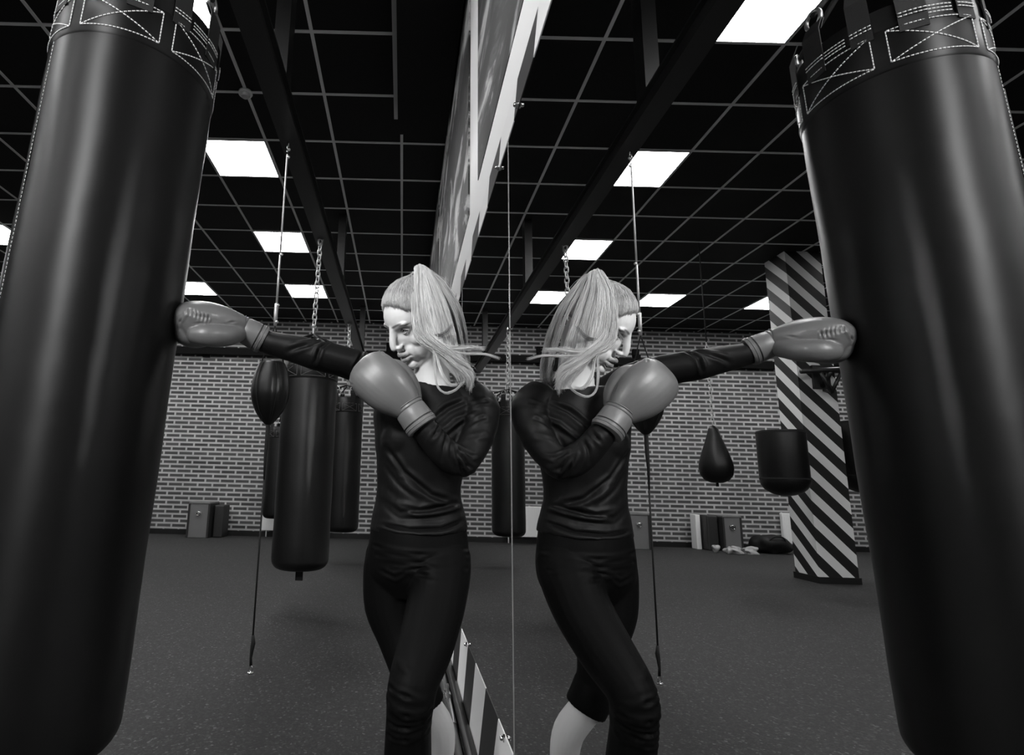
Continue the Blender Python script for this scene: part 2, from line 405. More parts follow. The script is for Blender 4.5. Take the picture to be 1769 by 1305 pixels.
b = MB(); b.tube([(BXX, 2.745, BZ), (BXX, 3.3, BZ)], 0.0175, 18); b.build('sleeve', M['steel'], t, auto=40)

# far wall fittings
t = thing('wall_rail', (-6.0, YB-0.1, 2.27), 'black horizontal steel rail high across the brick wall', 'rail')
b = MB(); b.box((-11.8, YB-0.12, 2.24), (-0.15, YB-0.04, 2.37)); b.build('bar', M['matsteel'], t, smooth=False)
for x in (-11, -9, -7, -5, -3.98, -2.2, -0.6):
    b = MB(); b.box((x-0.06, YB-0.05, 2.20), (x+0.06, YB-0.001, 2.56)); b.box((x-0.05, YB-0.13, 2.37), (x+0.05, YB-0.04, 2.44)); b.build('bracket', M['matsteel'], t, smooth=False)
def radiator(x0, x1, label):
    t = thing('radiator', ((x0+x1)/2, YB-0.07, -0.86), label, 'radiator', 'white panel radiators on the brick wall')
    b = MB(); b.box((x0, YB-0.11, -0.86), (x1, YB-0.04, -0.34)); bev(b.build('panel', M['radiator'], t, smooth=False), 0.012, 3)
    b = MB()
    n = int((x1-x0)/0.035)
    for k in range(n): x = x0+0.02+k*0.035; b.box((x, YB-0.114, -0.82), (x+0.018, YB-0.109, -0.38))
    b.build('ribs', M['radiator'], t, smooth=False)
    for x in (x0+0.08, x1-0.08):
        b = MB(); b.box((x-0.015, YB-0.045, -0.75), (x+0.015, YB-0.001, -0.45)); b.build('wall_bracket', M['radiator'], t, smooth=False)
        b = MB(); b.tube([(x, YB-0.07, -0.855), (x, YB-0.07, FZ+0.001)], 0.011, 8); b.build('pipe', M['radiator'], t)
radiator(-2.72, -1.50, 'white panel radiator behind the hanging bags')
radiator(-7.55, -6.35, 'white panel radiator behind the striped pillar')
def case(x0, x1, y0, y1, z1, label, latch=True, m='locker', lid=True):
    t = thing('equipment_case', ((x0+x1)/2, (y0+y1)/2, FZ), label, 'case')
    b = MB(); b.box((x0, y0, FZ+0.001), (x1, y1, z1)); bev(b.build('body', M[m], t, smooth=False), 0.008)
    xm = x0+(x1-x0)*0.5
    if latch:
        b = MB(); b.box((xm-0.05, y0-0.012, z1-0.17), (xm+0.05, y0, z1-0.13)); b.torus((xm, y0-0.02, z1-0.16), 0.03, 0.006, (1, 0, 0), (0, 0, 1)); b.build('latch', M['chrome'], t, auto=40)
    if lid:
        b = MB(); b.box((x0-0.006, y0-0.008, z1), (x1+0.006, y1+0.004, z1+0.03)); bev(b.build('lid', M['locker'], t, smooth=False), 0.006)
    for xa, xb in ((x0-0.012, x0+0.02), (x1-0.02, x1+0.012)):
        b = MB(); b.box((xa, y0-0.008, FZ+0.001), (xb, y1, z1)); b.build('side_rail', M['lockerdark'], t, smooth=False)
    return t
case(-3.84, -3.50, 9.42, 9.88, -0.42, 'grey metal case with round latch, alone against the brick wall')
boxo_o = boxo('foam_pad', M['lockerdark'], (-3.46, 9.55, FZ), (-3.30, 9.88, -0.44), w=0.02); tag(boxo_o, 'dark upright pad leaning beside the lone grey case', 'pad')
case(-5.37, -5.07, 9.42, 9.88, -0.42, 'grey metal case with bright lid strip beside crumpled clear film')
o = boxo('foam_pad', M['lockerdark'], (-5.03, 9.50, FZ), (-4.85, 9.88, -0.40), w=0.02); tag(o, 'black upright block between the grey case and the pale board', 'pad')
o = boxo('leaning_board', M['radiator'], (-4.83, 9.68, FZ), (-4.75, 9.86, -0.40), w=0.006); tag(o, 'pale upright board leaning against the brick wall', 'board')
def blob(c, r, amp, sc, n=40, m=24, flat=None, seed=0):
    b = MB(); b.ell(c, r, n=n, m=m); out = []
    for v in b.v:
        d = Vector(v)-Vector(c); k = 1+amp*mnoise.noise(Vector(v)*sc+Vector((seed, 0, 0))); p = Vector(c)+d*k
        if flat is not None: p.z = max(p.z, flat)
        out.append(tuple(p))
    b.v = out; return b
b = blob((-5.78, 9.35, FZ+0.13), (0.31, 0.2, 0.17), 0.35, 5, flat=FZ+0.002)
t = thing('duffel_bag', (-5.78, 9.35, FZ), 'slumped black duffel bag on the floor beside the pillar', 'bag')
b.build('body', M['black'], t)
b = MB(); b.tube(bezier([(-5.95, 9.2, FZ+0.18), (-5.86, 9.15, FZ+0.27), (-5.72, 9.15, FZ+0.27), (-5.62, 9.2, FZ+0.17)], 14), 0.012, 8); b.build('handle', M['web'], t)
for k, (x, y, s) in enumerate(((-5.02, 9.10, 0.12), (-5.30, 9.10, 0.12), (-4.82, 9.25, 0.06))):
    b = blob((x, y, FZ+0.05), (s, s*0.7, 0.07), 0.9, 14, flat=FZ+0.002, seed=k*3)
    tag(b.build('crumpled_film', M['plastic'], None, at=(x, y, FZ)), ['crumpled clear film on the floor before the grey case', 'crumpled clear film next to the duffel bag', 'small scrap of clear film before the black block'][k], 'plastic film')

# striped pillar
PX0, PX1, PY0, PY1 = -4.80, -4.36, 6.37, 6.75
t = thing('pillar', ((PX0+PX1)/2, (PY0+PY1)/2, FZ), 'square pillar painted with black and white diagonal stripes', 'pillar')
b = MB(); b.box((PX0, PY0, FZ+0.06), (PX1, PY1, H-0.0005))
o = b.build('shaft', M['pillar'], t, smooth=False)
b = MB(); b.box((PX0-0.015, PY0-0.015, FZ+0.0005), (PX1+0.015, PY1+0.015, FZ+0.07)); b.build('plinth', M['black'], t, smooth=False)
# bag bracket on the pillar
t = thing('bag_bracket', (-4.6, 6.3, 1.38), 'black steel arm bracket on the striped pillar', 'bracket')
b = MB(); b.box((-4.72, PY0-0.03, 1.22), (-4.52, PY0-0.001, 1.50)); b.build('plate', M['blackmetal'], t, smooth=False)
b = MB(); b.tube([(-4.28, 6.2, 1.39), (-5.1, 6.2, 1.45)], 0.03, 12); b.tube([(-4.62, 6.345, 1.25), (-4.62, 6.2, 1.40)], 0.03, 12); b.build('arm', M['blackmetal'], t)
b = MB(); b.tube([(-4.62, 6.22, 1.15), (-4.50, 6.2, 1.40)], 0.02, 10); b.tube([(-4.62, 6.22, 1.15), (-4.76, 6.2, 1.42)], 0.02, 10); b.tube([(-4.62, 6.33, 1.2), (-4.62, 6.22, 1.15)], 0.02, 10); b.build('brace', M['blackmetal'], t)
def upper(cx, cy, zt, zb, r, label):
    t = thing('uppercut_bag', (cx, cy, zb), label, 'punching bag', 'short rounded bags mounted on the pillar')
    hgt = zt-zb; pr = [(0.001, 0)]
    for k in range(1, 11):
        a = math.pi/2*k/10; pr.append((r*math.sin(a)**0.95, r*0.72*(1-math.cos(a))))
    pr += [(r, hgt*0.6), (r*1.0, hgt-0.01), (r*0.99, hgt), (0.001, hgt)]
    b = MB(); b.lathe(pr, (cx, cy, zb), n=48); b.build('body', M['bagfar'], t, auto=50)
    for zz in (zt-0.03, zb+r*0.74):
        b = MB(); b.lathe([(r*1.003, 0), (r*1.01, 0.009), (r*1.003, 0.018)], (cx, cy, zz), n=48); b.build('seam', M['web'], t)
    s = 1 if cx > -4.6 else -1; ex = PX1 if s > 0 else PX0
    for zz in (zt-0.25, zt-0.45):
        b = MB(); b.tube([(ex+s*0.001, PY0+0.12, zz), (cx-s*r*0.3, cy+r*0.8, zz)], 0.025, 10); b.build('mount', M['blackmetal'], t)
upper(-3.965, 6.2, 0.69, -0.03, 0.240, 'black rounded-bottom uppercut bag in front of the striped pillar, mirror side')
upper(-5.14, 6.5, 0.86, 0.02, 0.262, 'black rounded-bottom uppercut bag on the far side of the striped pillar')

# ------------------------------------------------------------------ hanging gear
def chain_links(b, p0, p1, L=0.05, wd=0.016, r=0.005):
    p0, p1 = Vector(p0), Vector(p1); d = (p1-p0); n = max(2, int(round(d.length/(L*0.78)))); t = d.normalized()
    a = t.orthogonal().normalized(); c = t.cross(a); st = d.length/n
    for k in range(n):
        q = p0 + t*(st*(k+0.5)); sd = a if k % 2 else c
        pts = []
        for m in range(14):
            w = 2*math.pi*m/14; pts.append(q + sd*(wd*math.cos(w)) + t*(L*0.5*math.copysign(abs(math.sin(w))**0.7, math.sin(w))))
        b.tube(pts, r, 6, closed=True)
def heavy_bag(base, axis, r, length, ztop_hook, label, m, detail=False, chain_from=None, group='long heavy bags hung from the beam', tail=False, cz=0.10):
    """base: bottom centre, axis: unit tilt, hook point above"""
    base = Vector(base); ax = Vector(axis).normalized(); top = base + ax*length
    t = thing('punching_bag', base, label, 'punching bag', group)
    rr = r*(0.30 if detail else 0.36)
    pr = [(0.001, 0)] + [(r-rr+rr*math.sin(math.pi/2*k/8), rr*(1-math.cos(math.pi/2*k/8))) for k in range(0, 9)]
    n = 14
    for k in range(1, n+1): pr.append((r*(1+0.006*math.sin(k*1.7)), rr + (length-rr-0.03)*k/n))
    pr += [(r*0.985, length), (0.001, length+0.0)]
    b = MB(); b.lathe(pr, base, ax, 72); b.build('body', m, t, auto=60)
    e1 = (Vector((1, 0, 0))-ax*ax.x).normalized(); e2 = ax.cross(e1)
    def P(ang, h, rad): return base + ax*h + e1*(rad*math.cos(ang)) + e2*(rad*math.sin(ang))
    hs = length-0.17       # patch band (bottom)
    b = MB(); b.lathe([(r*1.001, hs-0.02), (r*1.014, hs-0.015), (r*1.014, hs+cz+0.05), (r*1.001, hs+cz+0.055)], base, ax, 72); b.build('collar', m, t)
    st = MB()
    def dash(ptsf, L, rad=0.0016):
        k = max(2, int(L/0.009)) if detail else 1
        for q in range(k):
            u0, u1 = (q+0.12)/k, (q+0.88)/k
            if not detail: 
                seg = [ptsf(u) for u in np.linspace(0, 1, 8)]
            else: seg = [ptsf(u0), ptsf(u1)]
            st.tube(seg, rad if detail else 0.0018, 5)
    step = math.radians(60); span = math.radians(51); a0 = math.radians(10.7)
    for k in range(6):
        A1 = a0 - k*step; A0 = A1 - span; h0, h1 = hs, hs+0.094; R = r*1.018
        arcL = span*r
        dash(lambda u: P(A0+(A1-A0)*u, h0, R), arcL); dash(lambda u: P(A0+(A1-A0)*u, h1, R), arcL)
        dash(lambda u: P(A0, h0+(h1-h0)*u, R), 0.094); dash(lambda u: P(A1, h0+(h1-h0)*u, R), 0.094)
        dash(lambda u: P(A0+(A1-A0)*u, h0+(h1-h0)*u, R), arcL); dash(lambda u: P(A0+(A1-A0)*u, h1+(h0-h1)*u, R), arcL)
        Am = (A0+A1)/2 - 0.08
        s = MB(); wd = 0.030
        def strip(Ac, hh0, hh1, rad0, rad1, wd=wd, th=0.003):
            dA = wd/r; pts = []
            for hh, ra in ((hh0, rad0), (hh1, rad1)):
                for aa in (Ac-dA/2*2, Ac+dA/2*2):
                    pts.append(P(aa, hh, ra)); pts.append(P(aa, hh, ra+th))
            s.add(pts, [(0, 2, 3, 1), (4, 5, 7, 6), (0, 1, 5, 4), (2, 6, 7, 3), (1, 3, 7, 5), (0, 4, 6, 2)])
        strip(Am+0.26, hs+0.075, length+0.05, r*1.016, r*1.01)
        strip(Am+0.26, length+0.05, length+0.09, r*1.01, r*0.93)
        strip(Am+0.26, length+0.05, length+0.09, r*0.97, r*0.89)
        s.build('strap', M['web'], t, smooth=False)
        if detail:
            s = MB(); strip(Am-0.30, hs+0.085, length+0.05, r*1.016, r*1.01, 0.024); strip(Am-0.30, length+0.05, length+0.09, r*1.01, r*0.93, 0.024); s.build('strap', M['web'], t, smooth=False)
            for hh in (hs+0.118, hs+0.128): dash(lambda u: P(Am-0.30-0.024/r+0.048/r*u, hh, r*1.036), 0.048)
        if detail:
            for hh in (hs+0.118, hs+0.128): 
                dash(lambda u: P(Am+0.26-wd/r+2*wd/r*u, hh, r*1.036), wd*2)
            for hh in (hs+0.110, hs+0.120, hs+0.130):
                dash(lambda u: P(Am-0.14+0.26*u, hh, R), 0.055)
        rg = MB(); c = P(Am+0.26, length+0.105, r*0.92)
        rg.torus(c, 0.026, 0.006, (P(Am+0.26+math.pi/2, 0, 1)-base).normalized(), ax, 18, 8); rg.build('ring', M['steel'], t)
    st.build('stitching', M['thread'] if detail else M['threadgrey'], t)
    hook = Vector(ztop_hook)
    # chains from the rings to a swivel
    sw = top + ax*0.42 if chain_from is None else Vector(chain_from)
    ch = MB()
    for k in range(0, 6):
        Am = a0-k*step-span/2-0.08+0.26
        q0, q1 = P(Am, length+0.12, r*0.92), sw
        ch.tube([q0, q1], 0.0085 if detail else 0.0095, 6)
    ch.build('sling', M['web'], t)
    ch = MB(); ch.tube([sw-ax*0.02, sw+ax*0.05], 0.014, 12); ch.torus(sw+ax*0.06, 0.018, 0.005, (1, 0, 0), (0, 0, 1)); ch.build('swivel', M['steel'], t, auto=40)
    ch = MB(); chain_links(ch, sw+ax*0.07, hook, 0.062, 0.019, 0.0062); ch.build('chain', M['chain'], t)
    ch = MB(); ch.torus(hook-Vector((0, 0, 0.0)), 0.022, 0.006, (1, 0, 0), (0, 0, 1), stretch=1.5); ch.build('hook', M['steel'], t)
    if tail:
        s = MB(); p = base; s.box((p.x-0.028, p.y-0.006, p.z-0.085), (p.x+0.028, p.y+0.006, p.z+0.004)); s.build('tail_strap', M['web'], t, smooth=False)
    return t, P
# the big bag, leaning from the punch
bx = lambda z: (-1.1645+0.0404*z, 1.4368, z)
ax = Vector((0.0404, 0, 1)).normalized()
zb = -0.65; L = (1.305-zb)/ax.z
bb, PB = heavy_bag(bx(zb), ax, 0.2150, L, (-1.07, 1.437, 2.03), 'huge black leather punching bag being hit by the outstretched glove', M['bag'], True, chain_from=(-1.105, 1.437, 1.66), cz=0.05)
# vertical seam with stitching
sm = MB(); sd = MB(); A = math.radians(-128)
sm.tube([PB(A, 0.10+k*0.1, 0.2165) for k in range(int((L-0.3)/0.1)+1)], 0.0022, 6)
nn = int((L-0.3)/0.011)
for k in range(nn): sd.tube([PB(A+0.022, 0.12+k*0.011, 0.2162), PB(A+0.022, 0.12+k*0.011+0.007, 0.2162)], 0.0009, 4)
o = sm.build('seam', M['bag'], bb); sd.build('seam_stitching', M['thread'], o)
heavy_bag((-1.072, 4.42, -0.665), (0, 0, 1), 0.218, 1.645, (-1.055, 4.42, 2.035), 'black heavy bag with a strap tail hanging in the middle, on a bright chain', M['bagfar'], chain_from=(-1.068, 4.42, 1.20), tail=True)
heavy_bag((-1.03, 6.95, -0.60), (0, 0, 1), 0.205, 1.64, (-1.045, 6.95, 2.035), 'black heavy bag on a chain just behind the middle one, toward the mirror', M['bagfar'], chain_from=(-1.03, 6.95, 1.22))
heavy_bag((-2.37, 9.35, -0.62), (0, 0, 1), 0.22, 1.50, (-2.37, 9.87, 2.30), 'black heavy bag by the brick wall, mostly hidden left behind the middle one', M['bagfar'], chain_from=(-2.37, 9.38, 1.25))

# double-end ball on cords
cx, cy = -1.052, 3.04
t = thing('double_end_bag', (cx, cy, 0.29), 'small black egg-shaped double-end bag between ceiling rope and floor cord', 'punching bag')
pr = []
for k in range(0, 25):
    u = k/24; z = 0.292+0.375*u
    pr.append((max(0.001, 0.1055*min(1, (math.sin(math.pi*0.5*min(1, u/0.52)))**0.72)*(1.0 if u < 0.52 else 1-0.42*((u-0.52)/0.48)**2.2)) if 0 < u < 1 else 0.001, z))
b = MB(); b.lathe(pr, (cx, cy, 0), n=48)
out = []
for v in b.v:
    a = math.atan2(v[1]-cy, v[0]-cx); k = 1-0.05*math.exp(-((abs(math.sin(a*3))/0.12)**2)); out.append((cx+(v[0]-cx)*k, cy+(v[1]-cy)*k, v[2]))
b.v = out; b.build('bladder', M['bagfar'], t)
b = MB()
for k in range(6):
    a = math.pi/6*0+k*math.pi/3
    b.tube([(cx+math.cos(a)*q[0]*1.0, cy+math.sin(a)*q[0]*1.0, q[1]) for q in pr[2:-2]], 0.0022, 5)
b.build('seam', M['web'], t)
b = MB(); b.tube([(cx-0.062, cy, 0.655), (cx-0.03, cy, 0.76), (cx-0.008, cy, 0.84), (cx, cy, 0.865)], 0.0035, 6); b.tube([(cx+0.062, cy, 0.655), (cx+0.03, cy, 0.76), (cx+0.008, cy, 0.84), (cx, cy, 0.865)], 0.0035, 6); b.build('strap', M['web'], t)
b = MB(); b.tube([(cx, cy, 0.87), (cx, cy, 1.0)], [0.0095, 0.012], 10); b.tube([(cx, cy, 1.0), (cx, cy, 1.30)], 0.0065, 8); b.tube([(cx, cy, 1.30), (cx, cy, 1.95)], 0.0058, 8)
for z in (0.89, 0.99, 1.30, 1.93, 1.98): b.ell((cx+0.008, cy-0.004, z), (0.011, 0.008, 0.009), n=10, m=8)
b.build('rope', M['chain'], t)
b = MB(); b.torus((cx, cy, 2.0), 0.014, 0.005, (0, 1, 0), (0, 0, 1), stretch=2.2); b.build('snap_hook', M['chrome'], t)
b = MB(); b.tube([(cx, cy, 0.30), (cx, cy, 0.20), (cx-0.003, cy, 0.12), (cx, cy, 0.0)], [0.012, 0.011, 0.008, 0.0045], 8); b.tube([(cx, cy, 0.0), (cx, cy, -0.80)], 0.0048, 8)
b.tube([(cx, cy, -0.79), (cx+0.004, cy, -0.83), (cx, cy, -0.86), (cx-0.003, cy, -0.90), (cx, cy, -0.935)], [0.007, 0.012, 0.010, 0.007, 0.008], 8); b.build('cord', M['web'], t)
b = MB(); b.torus((cx, cy, -0.952), 0.008, 0.0035, (1, 0, 0), (0, 0, 1), stretch=1.9); b.lathe([(0.001, 0), (0.018, 0), (0.016, 0.004), (0.001, 0.006)], (cx, cy, FZ+0.0005), n=16); b.build('floor_hook', M['chrome'], t)
# pear bag, seen only in the mirror
px_, py_ = -3.21, 6.2
t = thing('pear_bag', (px_, py_, 0.09), 'black pear-shaped bag hanging on a thin chain, seen in the mirror', 'punching bag')
b = MB(); b.lathe([(0.001, 0), (0.06, 0.004), (0.12, 0.03), (0.163, 0.09), (0.176, 0.16), (0.168, 0.23), (0.135, 0.34), (0.10, 0.44), (0.07, 0.53), (0.052, 0.60), (0.035, 0.635), (0.001, 0.645)], (px_, py_, 0.092), n=40); b.build('body', M['bagfar'], t)
b = MB(); b.tube([(px_, py_, 0.10), (px_, py_, 0.055)], 0.014, 8); b.build('nub', M['web'], t)
b = MB(); chain_links(b, (px_, py_, 0.74), (px_, py_, 1.70), 0.05, 0.014, 0.0045); b.build('chain', M['chain'], t)
b = MB(); b.tube([(px_, py_, 1.69), (px_, py_, H-0.001)], 0.007, 6); b.build('cord', M['web'], t)
# ------------------------------------------------------------------ the boxer
def remesh(mb, name, m, vox, it, parent=None, at=None, label=None, factor=0.5, shrink=0):
    """fuse overlapping closed shapes of one body into one continuous surface"""
    me = bpy.data.meshes.new('tmp'); me.from_pydata([Vector(v) for v in mb.v], [], mb.f)
    bm = bmesh.new(); bm.from_mesh(me); bmesh.ops.recalc_face_normals(bm, faces=bm.faces); bm.to_mesh(me); bm.free()
    o = bpy.data.objects.new('tmp', me); C.objects.link(o)
    r = o.modifiers.new('r', 'REMESH'); r.mode = 'VOXEL'; r.voxel_size = vox; r.adaptivity = 0
    s = o.modifiers.new('s', 'SMOOTH'); s.factor = factor; s.iterations = it
    dg = bpy.context.evaluated_depsgraph_get(); ev = o.evaluated_get(dg); nm = bpy.data.meshes.new_from_object(ev)
    bpy.data.objects.remove(o); bpy.data.meshes.remove(me)
    nm.name = name; nv = len(nm.vertices); co = np.empty(nv*3, np.float64); nm.vertices.foreach_get('co', co); co = co.reshape(-1, 3)
    return nm, co
def normals(nm):
    n = np.empty(len(nm.vertices)*3, np.float32); nm.vertices.foreach_get('normal', n); return n.reshape(-1, 3).astype(np.float64)
def setco(nm, co): nm.vertices.foreach_set('co', co.ravel()); nm.update()
def finish(nm, co, name, m, parent=None, at=(0, 0, 0), label=None, tone=None):
    org = ORG[parent.name] if parent is not None else Vector(at)
    setco(nm, co - np.array(org))
    nm.polygons.foreach_set('use_smooth', [True]*len(nm.polygons))
    nm.materials.clear(); nm.materials.append(m)
    if tone is not None:
        ca = nm.color_attributes.new('tone', 'FLOAT_COLOR', 'POINT')
        ca.data.foreach_set('color', np.stack([tone, tone, tone, np.ones_like(tone)], 1).astype(np.float32).ravel())
    o = bpy.data.objects.new(name, nm); C.objects.link(o)
    if parent is not None: o.parent = parent
    else: o.location = org + Vector((0, 0, Z0))
    ORG[o.name] = org
    if label: o['label'] = label
    return o
def smooth01(x): x = np.clip(x, 0, 1); return x*x*(3-2*x)
def segd(co, a, b, w=(1, 1, 1)):
    a, b, w = np.array(a), np.array(b), np.array(w); ab = (b-a)*w; t = np.clip((((co-a)*w) @ ab)/max(ab @ ab, 1e-12), 0, 1)
    return np.linalg.norm((co-a)*w - t[:, None]*ab, axis=1), t
def stroke(co, nrm, pts, amp, width, face=None, w=(1, 1, 1), lobes=True):
    """press or raise a soft fold along a polyline"""
    d = np.full(len(co), 9.0); tt = np.zeros(len(co)); n = len(pts)-1
    for k in range(n):
        q, t = segd(co, pts[k], pts[k+1], w); u = q < d; d[u] = q[u]; tt[u] = (k+t[u])/n
    taper = np.sin(np.pi*np.clip(tt, 0.02, 0.98))**0.5
    f = np.exp(-(d/width)**2)
    if lobes: f = f - 0.45*np.exp(-((d-2.1*width)/width)**2)
    f = f*taper
    if face is not None: f = f*smooth01((nrm @ np.array(face)-0.05)/0.3)
    return co + nrm*(amp*f)[:, None]

# head frame
hU = np.array([-0.4223, -0.4972, 0.7579]); hU /= np.linalg.norm(hU)
hF = np.array([-0.688, -0.3686, -0.6251]); hF -= hU*(hF @ hU); hF /= np.linalg.norm(hF)
hL = -np.cross(hF, hU)          # her left, towards the camera
hO = np.array([-0.2677, 1.5589, 0.4661])
HS = 1.012
def hp(f, l, u): return Vector(hO + HS*(hF*f + hL*l + hU*u))
hax = (Vector(hF), Vector(hL), Vector(hU))
def hell(b, c, r): b.ell(hp(*c), (r[0]*HS, r[1]*HS, r[2]*HS), hax, 28, 18)
def hloft(b, secs, **k): b.loft([(hp(*c), a, d) for c, a, d in secs], **k)

def build_head(b):
    hell(b, (-0.012, 0, 0.045), (0.098, 0.077, 0.086))
    hell(b, (0.025, 0, 0.035), (0.068, 0.066, 0.072))
    hell(b, (0.022, 0, -0.01), (0.066, 0.062, 0.07))
    secs = []
    for u, c, a, l in ((0.03, 0.030, 0.060, 0.064), (0.0, 0.030, 0.058, 0.061), (-0.03, 0.032, 0.054, 0.056), (-0.055, 0.038, 0.049, 0.048), (-0.078, 0.048, 0.037, 0.036), (-0.098, 0.058, 0.024, 0.022)):
        secs.append((hp(c, 0, u), a, l, Vector(hF)))
    b.loft(secs, n=28, round_=0.6)
    for s in (1, -1):     # jaw, cheeks
        b.loft([(hp(-0.002, s*0.050, -0.02), 0.018, 0.018), (hp(0.004, s*0.048, -0.052), 0.018, 0.016), (hp(0.040, s*0.032, -0.082), 0.016, 0.014), (hp(0.066, s*0.010, -0.098), 0.014, 0.012)], n=14, round_=0.8)
        hell(b, (0.050, s*0.041, -0.022), (0.024, 0.019, 0.024))
        hell(b, (0.072, s*0.026, 0.036), (0.016, 0.026, 0.010))       # brow
        hell(b, (0.073, s*0.022, -0.052), (0.016, 0.020, 0.024)); hell(b, (0.050, s*0.036, -0.055), (0.026, 0.016, 0.026))      # muzzle
    hell(b, (0.079, 0, -0.092), (0.015, 0.022, 0.016))
    # nose
    b.loft([(hp(0.086, 0, 0.032), 0.008, 0.010), (hp(0.094, 0, 0.018), 0.0085, 0.010), (hp(0.104, 0, 0.0), 0.009, 0.011), (hp(0.111, 0, -0.016), 0.0095, 0.0095), (hp(0.1125, 0, -0.023), 0.0088, 0.0082)], n=18, side=tuple(hL), round_=0.9)
    for s in (1, -1): hell(b, (0.099, s*0.0108, -0.0262), (0.0105, 0.0066, 0.0068))
    hell(b, (0.100, 0, -0.029), (0.010, 0.005, 0.006))
    # lips
    b.loft([(hp(0.080, -0.024, -0.0555), 0.003, 0.003), (hp(0.096, -0.012, -0.0510), 0.0078, 0.0068), (hp(0.1020, 0, -0.0510), 0.0085, 0.0070), (hp(0.096, 0.012, -0.0510), 0.0078, 0.0068), (hp(0.080, 0.024, -0.0555), 0.003, 0.003)], n=14, side=tuple(hF), round_=0.8)
    b.loft([(hp(0.080, -0.020, -0.0625), 0.003, 0.003), (hp(0.092, -0.011, -0.0675), 0.0078, 0.0080), (hp(0.0985, 0, -0.0690), 0.0088, 0.0090), (hp(0.092, 0.011, -0.0675), 0.0078, 0.0080), (hp(0.080, 0.020, -0.0625), 0.003, 0.003)], n=14, side=tuple(hF), round_=0.8)
    for s in (1, -1):     # ears
        b.loft([(hp(-0.002, s*0.070, -0.022), 0.008, 0.005), (hp(-0.008, s*0.076, -0.008), 0.010, 0.005), (hp(-0.014, s*0.080, 0.008), 0.014, 0.005), (hp(-0.014, s*0.080, 0.024), 0.012, 0.005)], n=14, side=tuple(hF), round_=0.8)
    # neck
    b.loft([(hp(-0.030, 0, -0.005), 0.052, 0.050), (hp(-0.030, 0, -0.045), 0.050, 0.050), ((-0.222, 1.608, 0.375), 0.049, 0.051), ((-0.222, 1.622, 0.315), 0.055, 0.055), ((-0.222, 1.640, 0.25), 0.08, 0.06)], n=28, side=tuple(hL))

SD = (0.97, -0.18, 0)     # shoulder/hip line
def torso(b, e=0.0, zlo=-0.30, zhi=0.31, hem=0.0):
    secs = [((-0.252, 1.665, -0.325), 0.100, 0.058), ((-0.251, 1.670, -0.275), 0.136, 0.092), ((-0.251, 1.670, -0.225), 0.146, 0.102), ((-0.251, 1.668, -0.165), 0.143, 0.100), ((-0.252, 1.667, -0.10), 0.134, 0.094), ((-0.253, 1.662, -0.04), 0.122, 0.088),
            ((-0.252, 1.657, 0.02), 0.123, 0.090), ((-0.248, 1.650, 0.09), 0.133, 0.100), ((-0.244, 1.645, 0.16), 0.146, 0.104), ((-0.240, 1.643, 0.215), 0.152, 0.092), ((-0.236, 1.640, 0.26), 0.146, 0.074), ((-0.232, 1.637, 0.295), 0.095, 0.060), ((-0.228, 1.634, 0.32), 0.062, 0.055)]
    out = []
    for c, a, d in secs:
        if zlo <= c[2] <= zhi: out.append((c, a+e, d+e))
    b.loft(smooth_secs(out), n=36, side=SD, round_=0.0)
def chain_loft(b, pts, e=0.0, n=22, side=(0, 1, 0), rnd=0.9): b.loft([(p, a+e, d+e) for p, a, d in smooth_secs(pts)], n=n, side=side, round_=rnd)
armL = [((-0.108, 1.625, 0.262), 0.052, 0.050), ((-0.080, 1.606, 0.225), 0.052, 0.054), ((-0.083, 1.578, 0.165), 0.046, 0.046), ((-0.105, 1.547, 0.108), 0.040, 0.041), ((-0.135, 1.518, 0.062), 0.037, 0.037)]
foreL = [((-0.135, 1.518, 0.062), 0.037, 0.037), ((-0.168, 1.500, 0.070), 0.038, 0.039), ((-0.207, 1.485, 0.100), 0.035, 0.036), ((-0.242, 1.474, 0.142), 0.031, 0.032), ((-0.285, 1.474, 0.198), 0.026, 0.028)]
armR = [((-0.315, 1.665, 0.275), 0.052, 0.052), ((-0.372, 1.655, 0.310), 0.054, 0.052), ((-0.43, 1.625, 0.338), 0.047, 0.047), ((-0.50, 1.590, 0.353), 0.042, 0.043), ((-0.560, 1.565, 0.361), 0.040, 0.041)]
foreR = [((-0.560, 1.565, 0.361), 0.040, 0.041), ((-0.62, 1.567, 0.377), 0.038, 0.038), ((-0.68, 1.575, 0.392), 0.034, 0.034), ((-0.735, 1.578, 0.408), 0.029, 0.029), ((-0.79, 1.560, 0.432), 0.027, 0.027)]
thL = [((-0.184, 1.645, -0.20), 0.072, 0.080), ((-0.188, 1.616, -0.255), 0.079, 0.080), ((-0.206, 1.560, -0.33), 0.076, 0.074), ((-0.235, 1.480, -0.405), 0.066, 0.066), ((-0.262, 1.420, -0.462), 0.055, 0.056), ((-0.270, 1.408, -0.505), 0.052, 0.053)]
shL = [((-0.270, 1.412, -0.49), 0.052, 0.052), ((-0.272, 1.425, -0.555), 0.049, 0.049), ((-0.272, 1.455, -0.64), 0.051, 0.052), ((-0.270, 1.485, -0.73), 0.043, 0.043), ((-0.268, 1.505, -0.83), 0.030, 0.031), ((-0.268, 1.512, -0.905), 0.027, 0.030), ((-0.268, 1.515, -0.93), 0.03, 0.034)]
thR = [((-0.318, 1.694, -0.20), 0.072, 0.082), ((-0.322, 1.702, -0.27), 0.077, 0.084), ((-0.318, 1.700, -0.35), 0.074, 0.080), ((-0.290, 1.676, -0.43), 0.062, 0.066), ((-0.264, 1.638, -0.505), 0.051, 0.054), ((-0.250, 1.628, -0.54), 0.049, 0.052)]
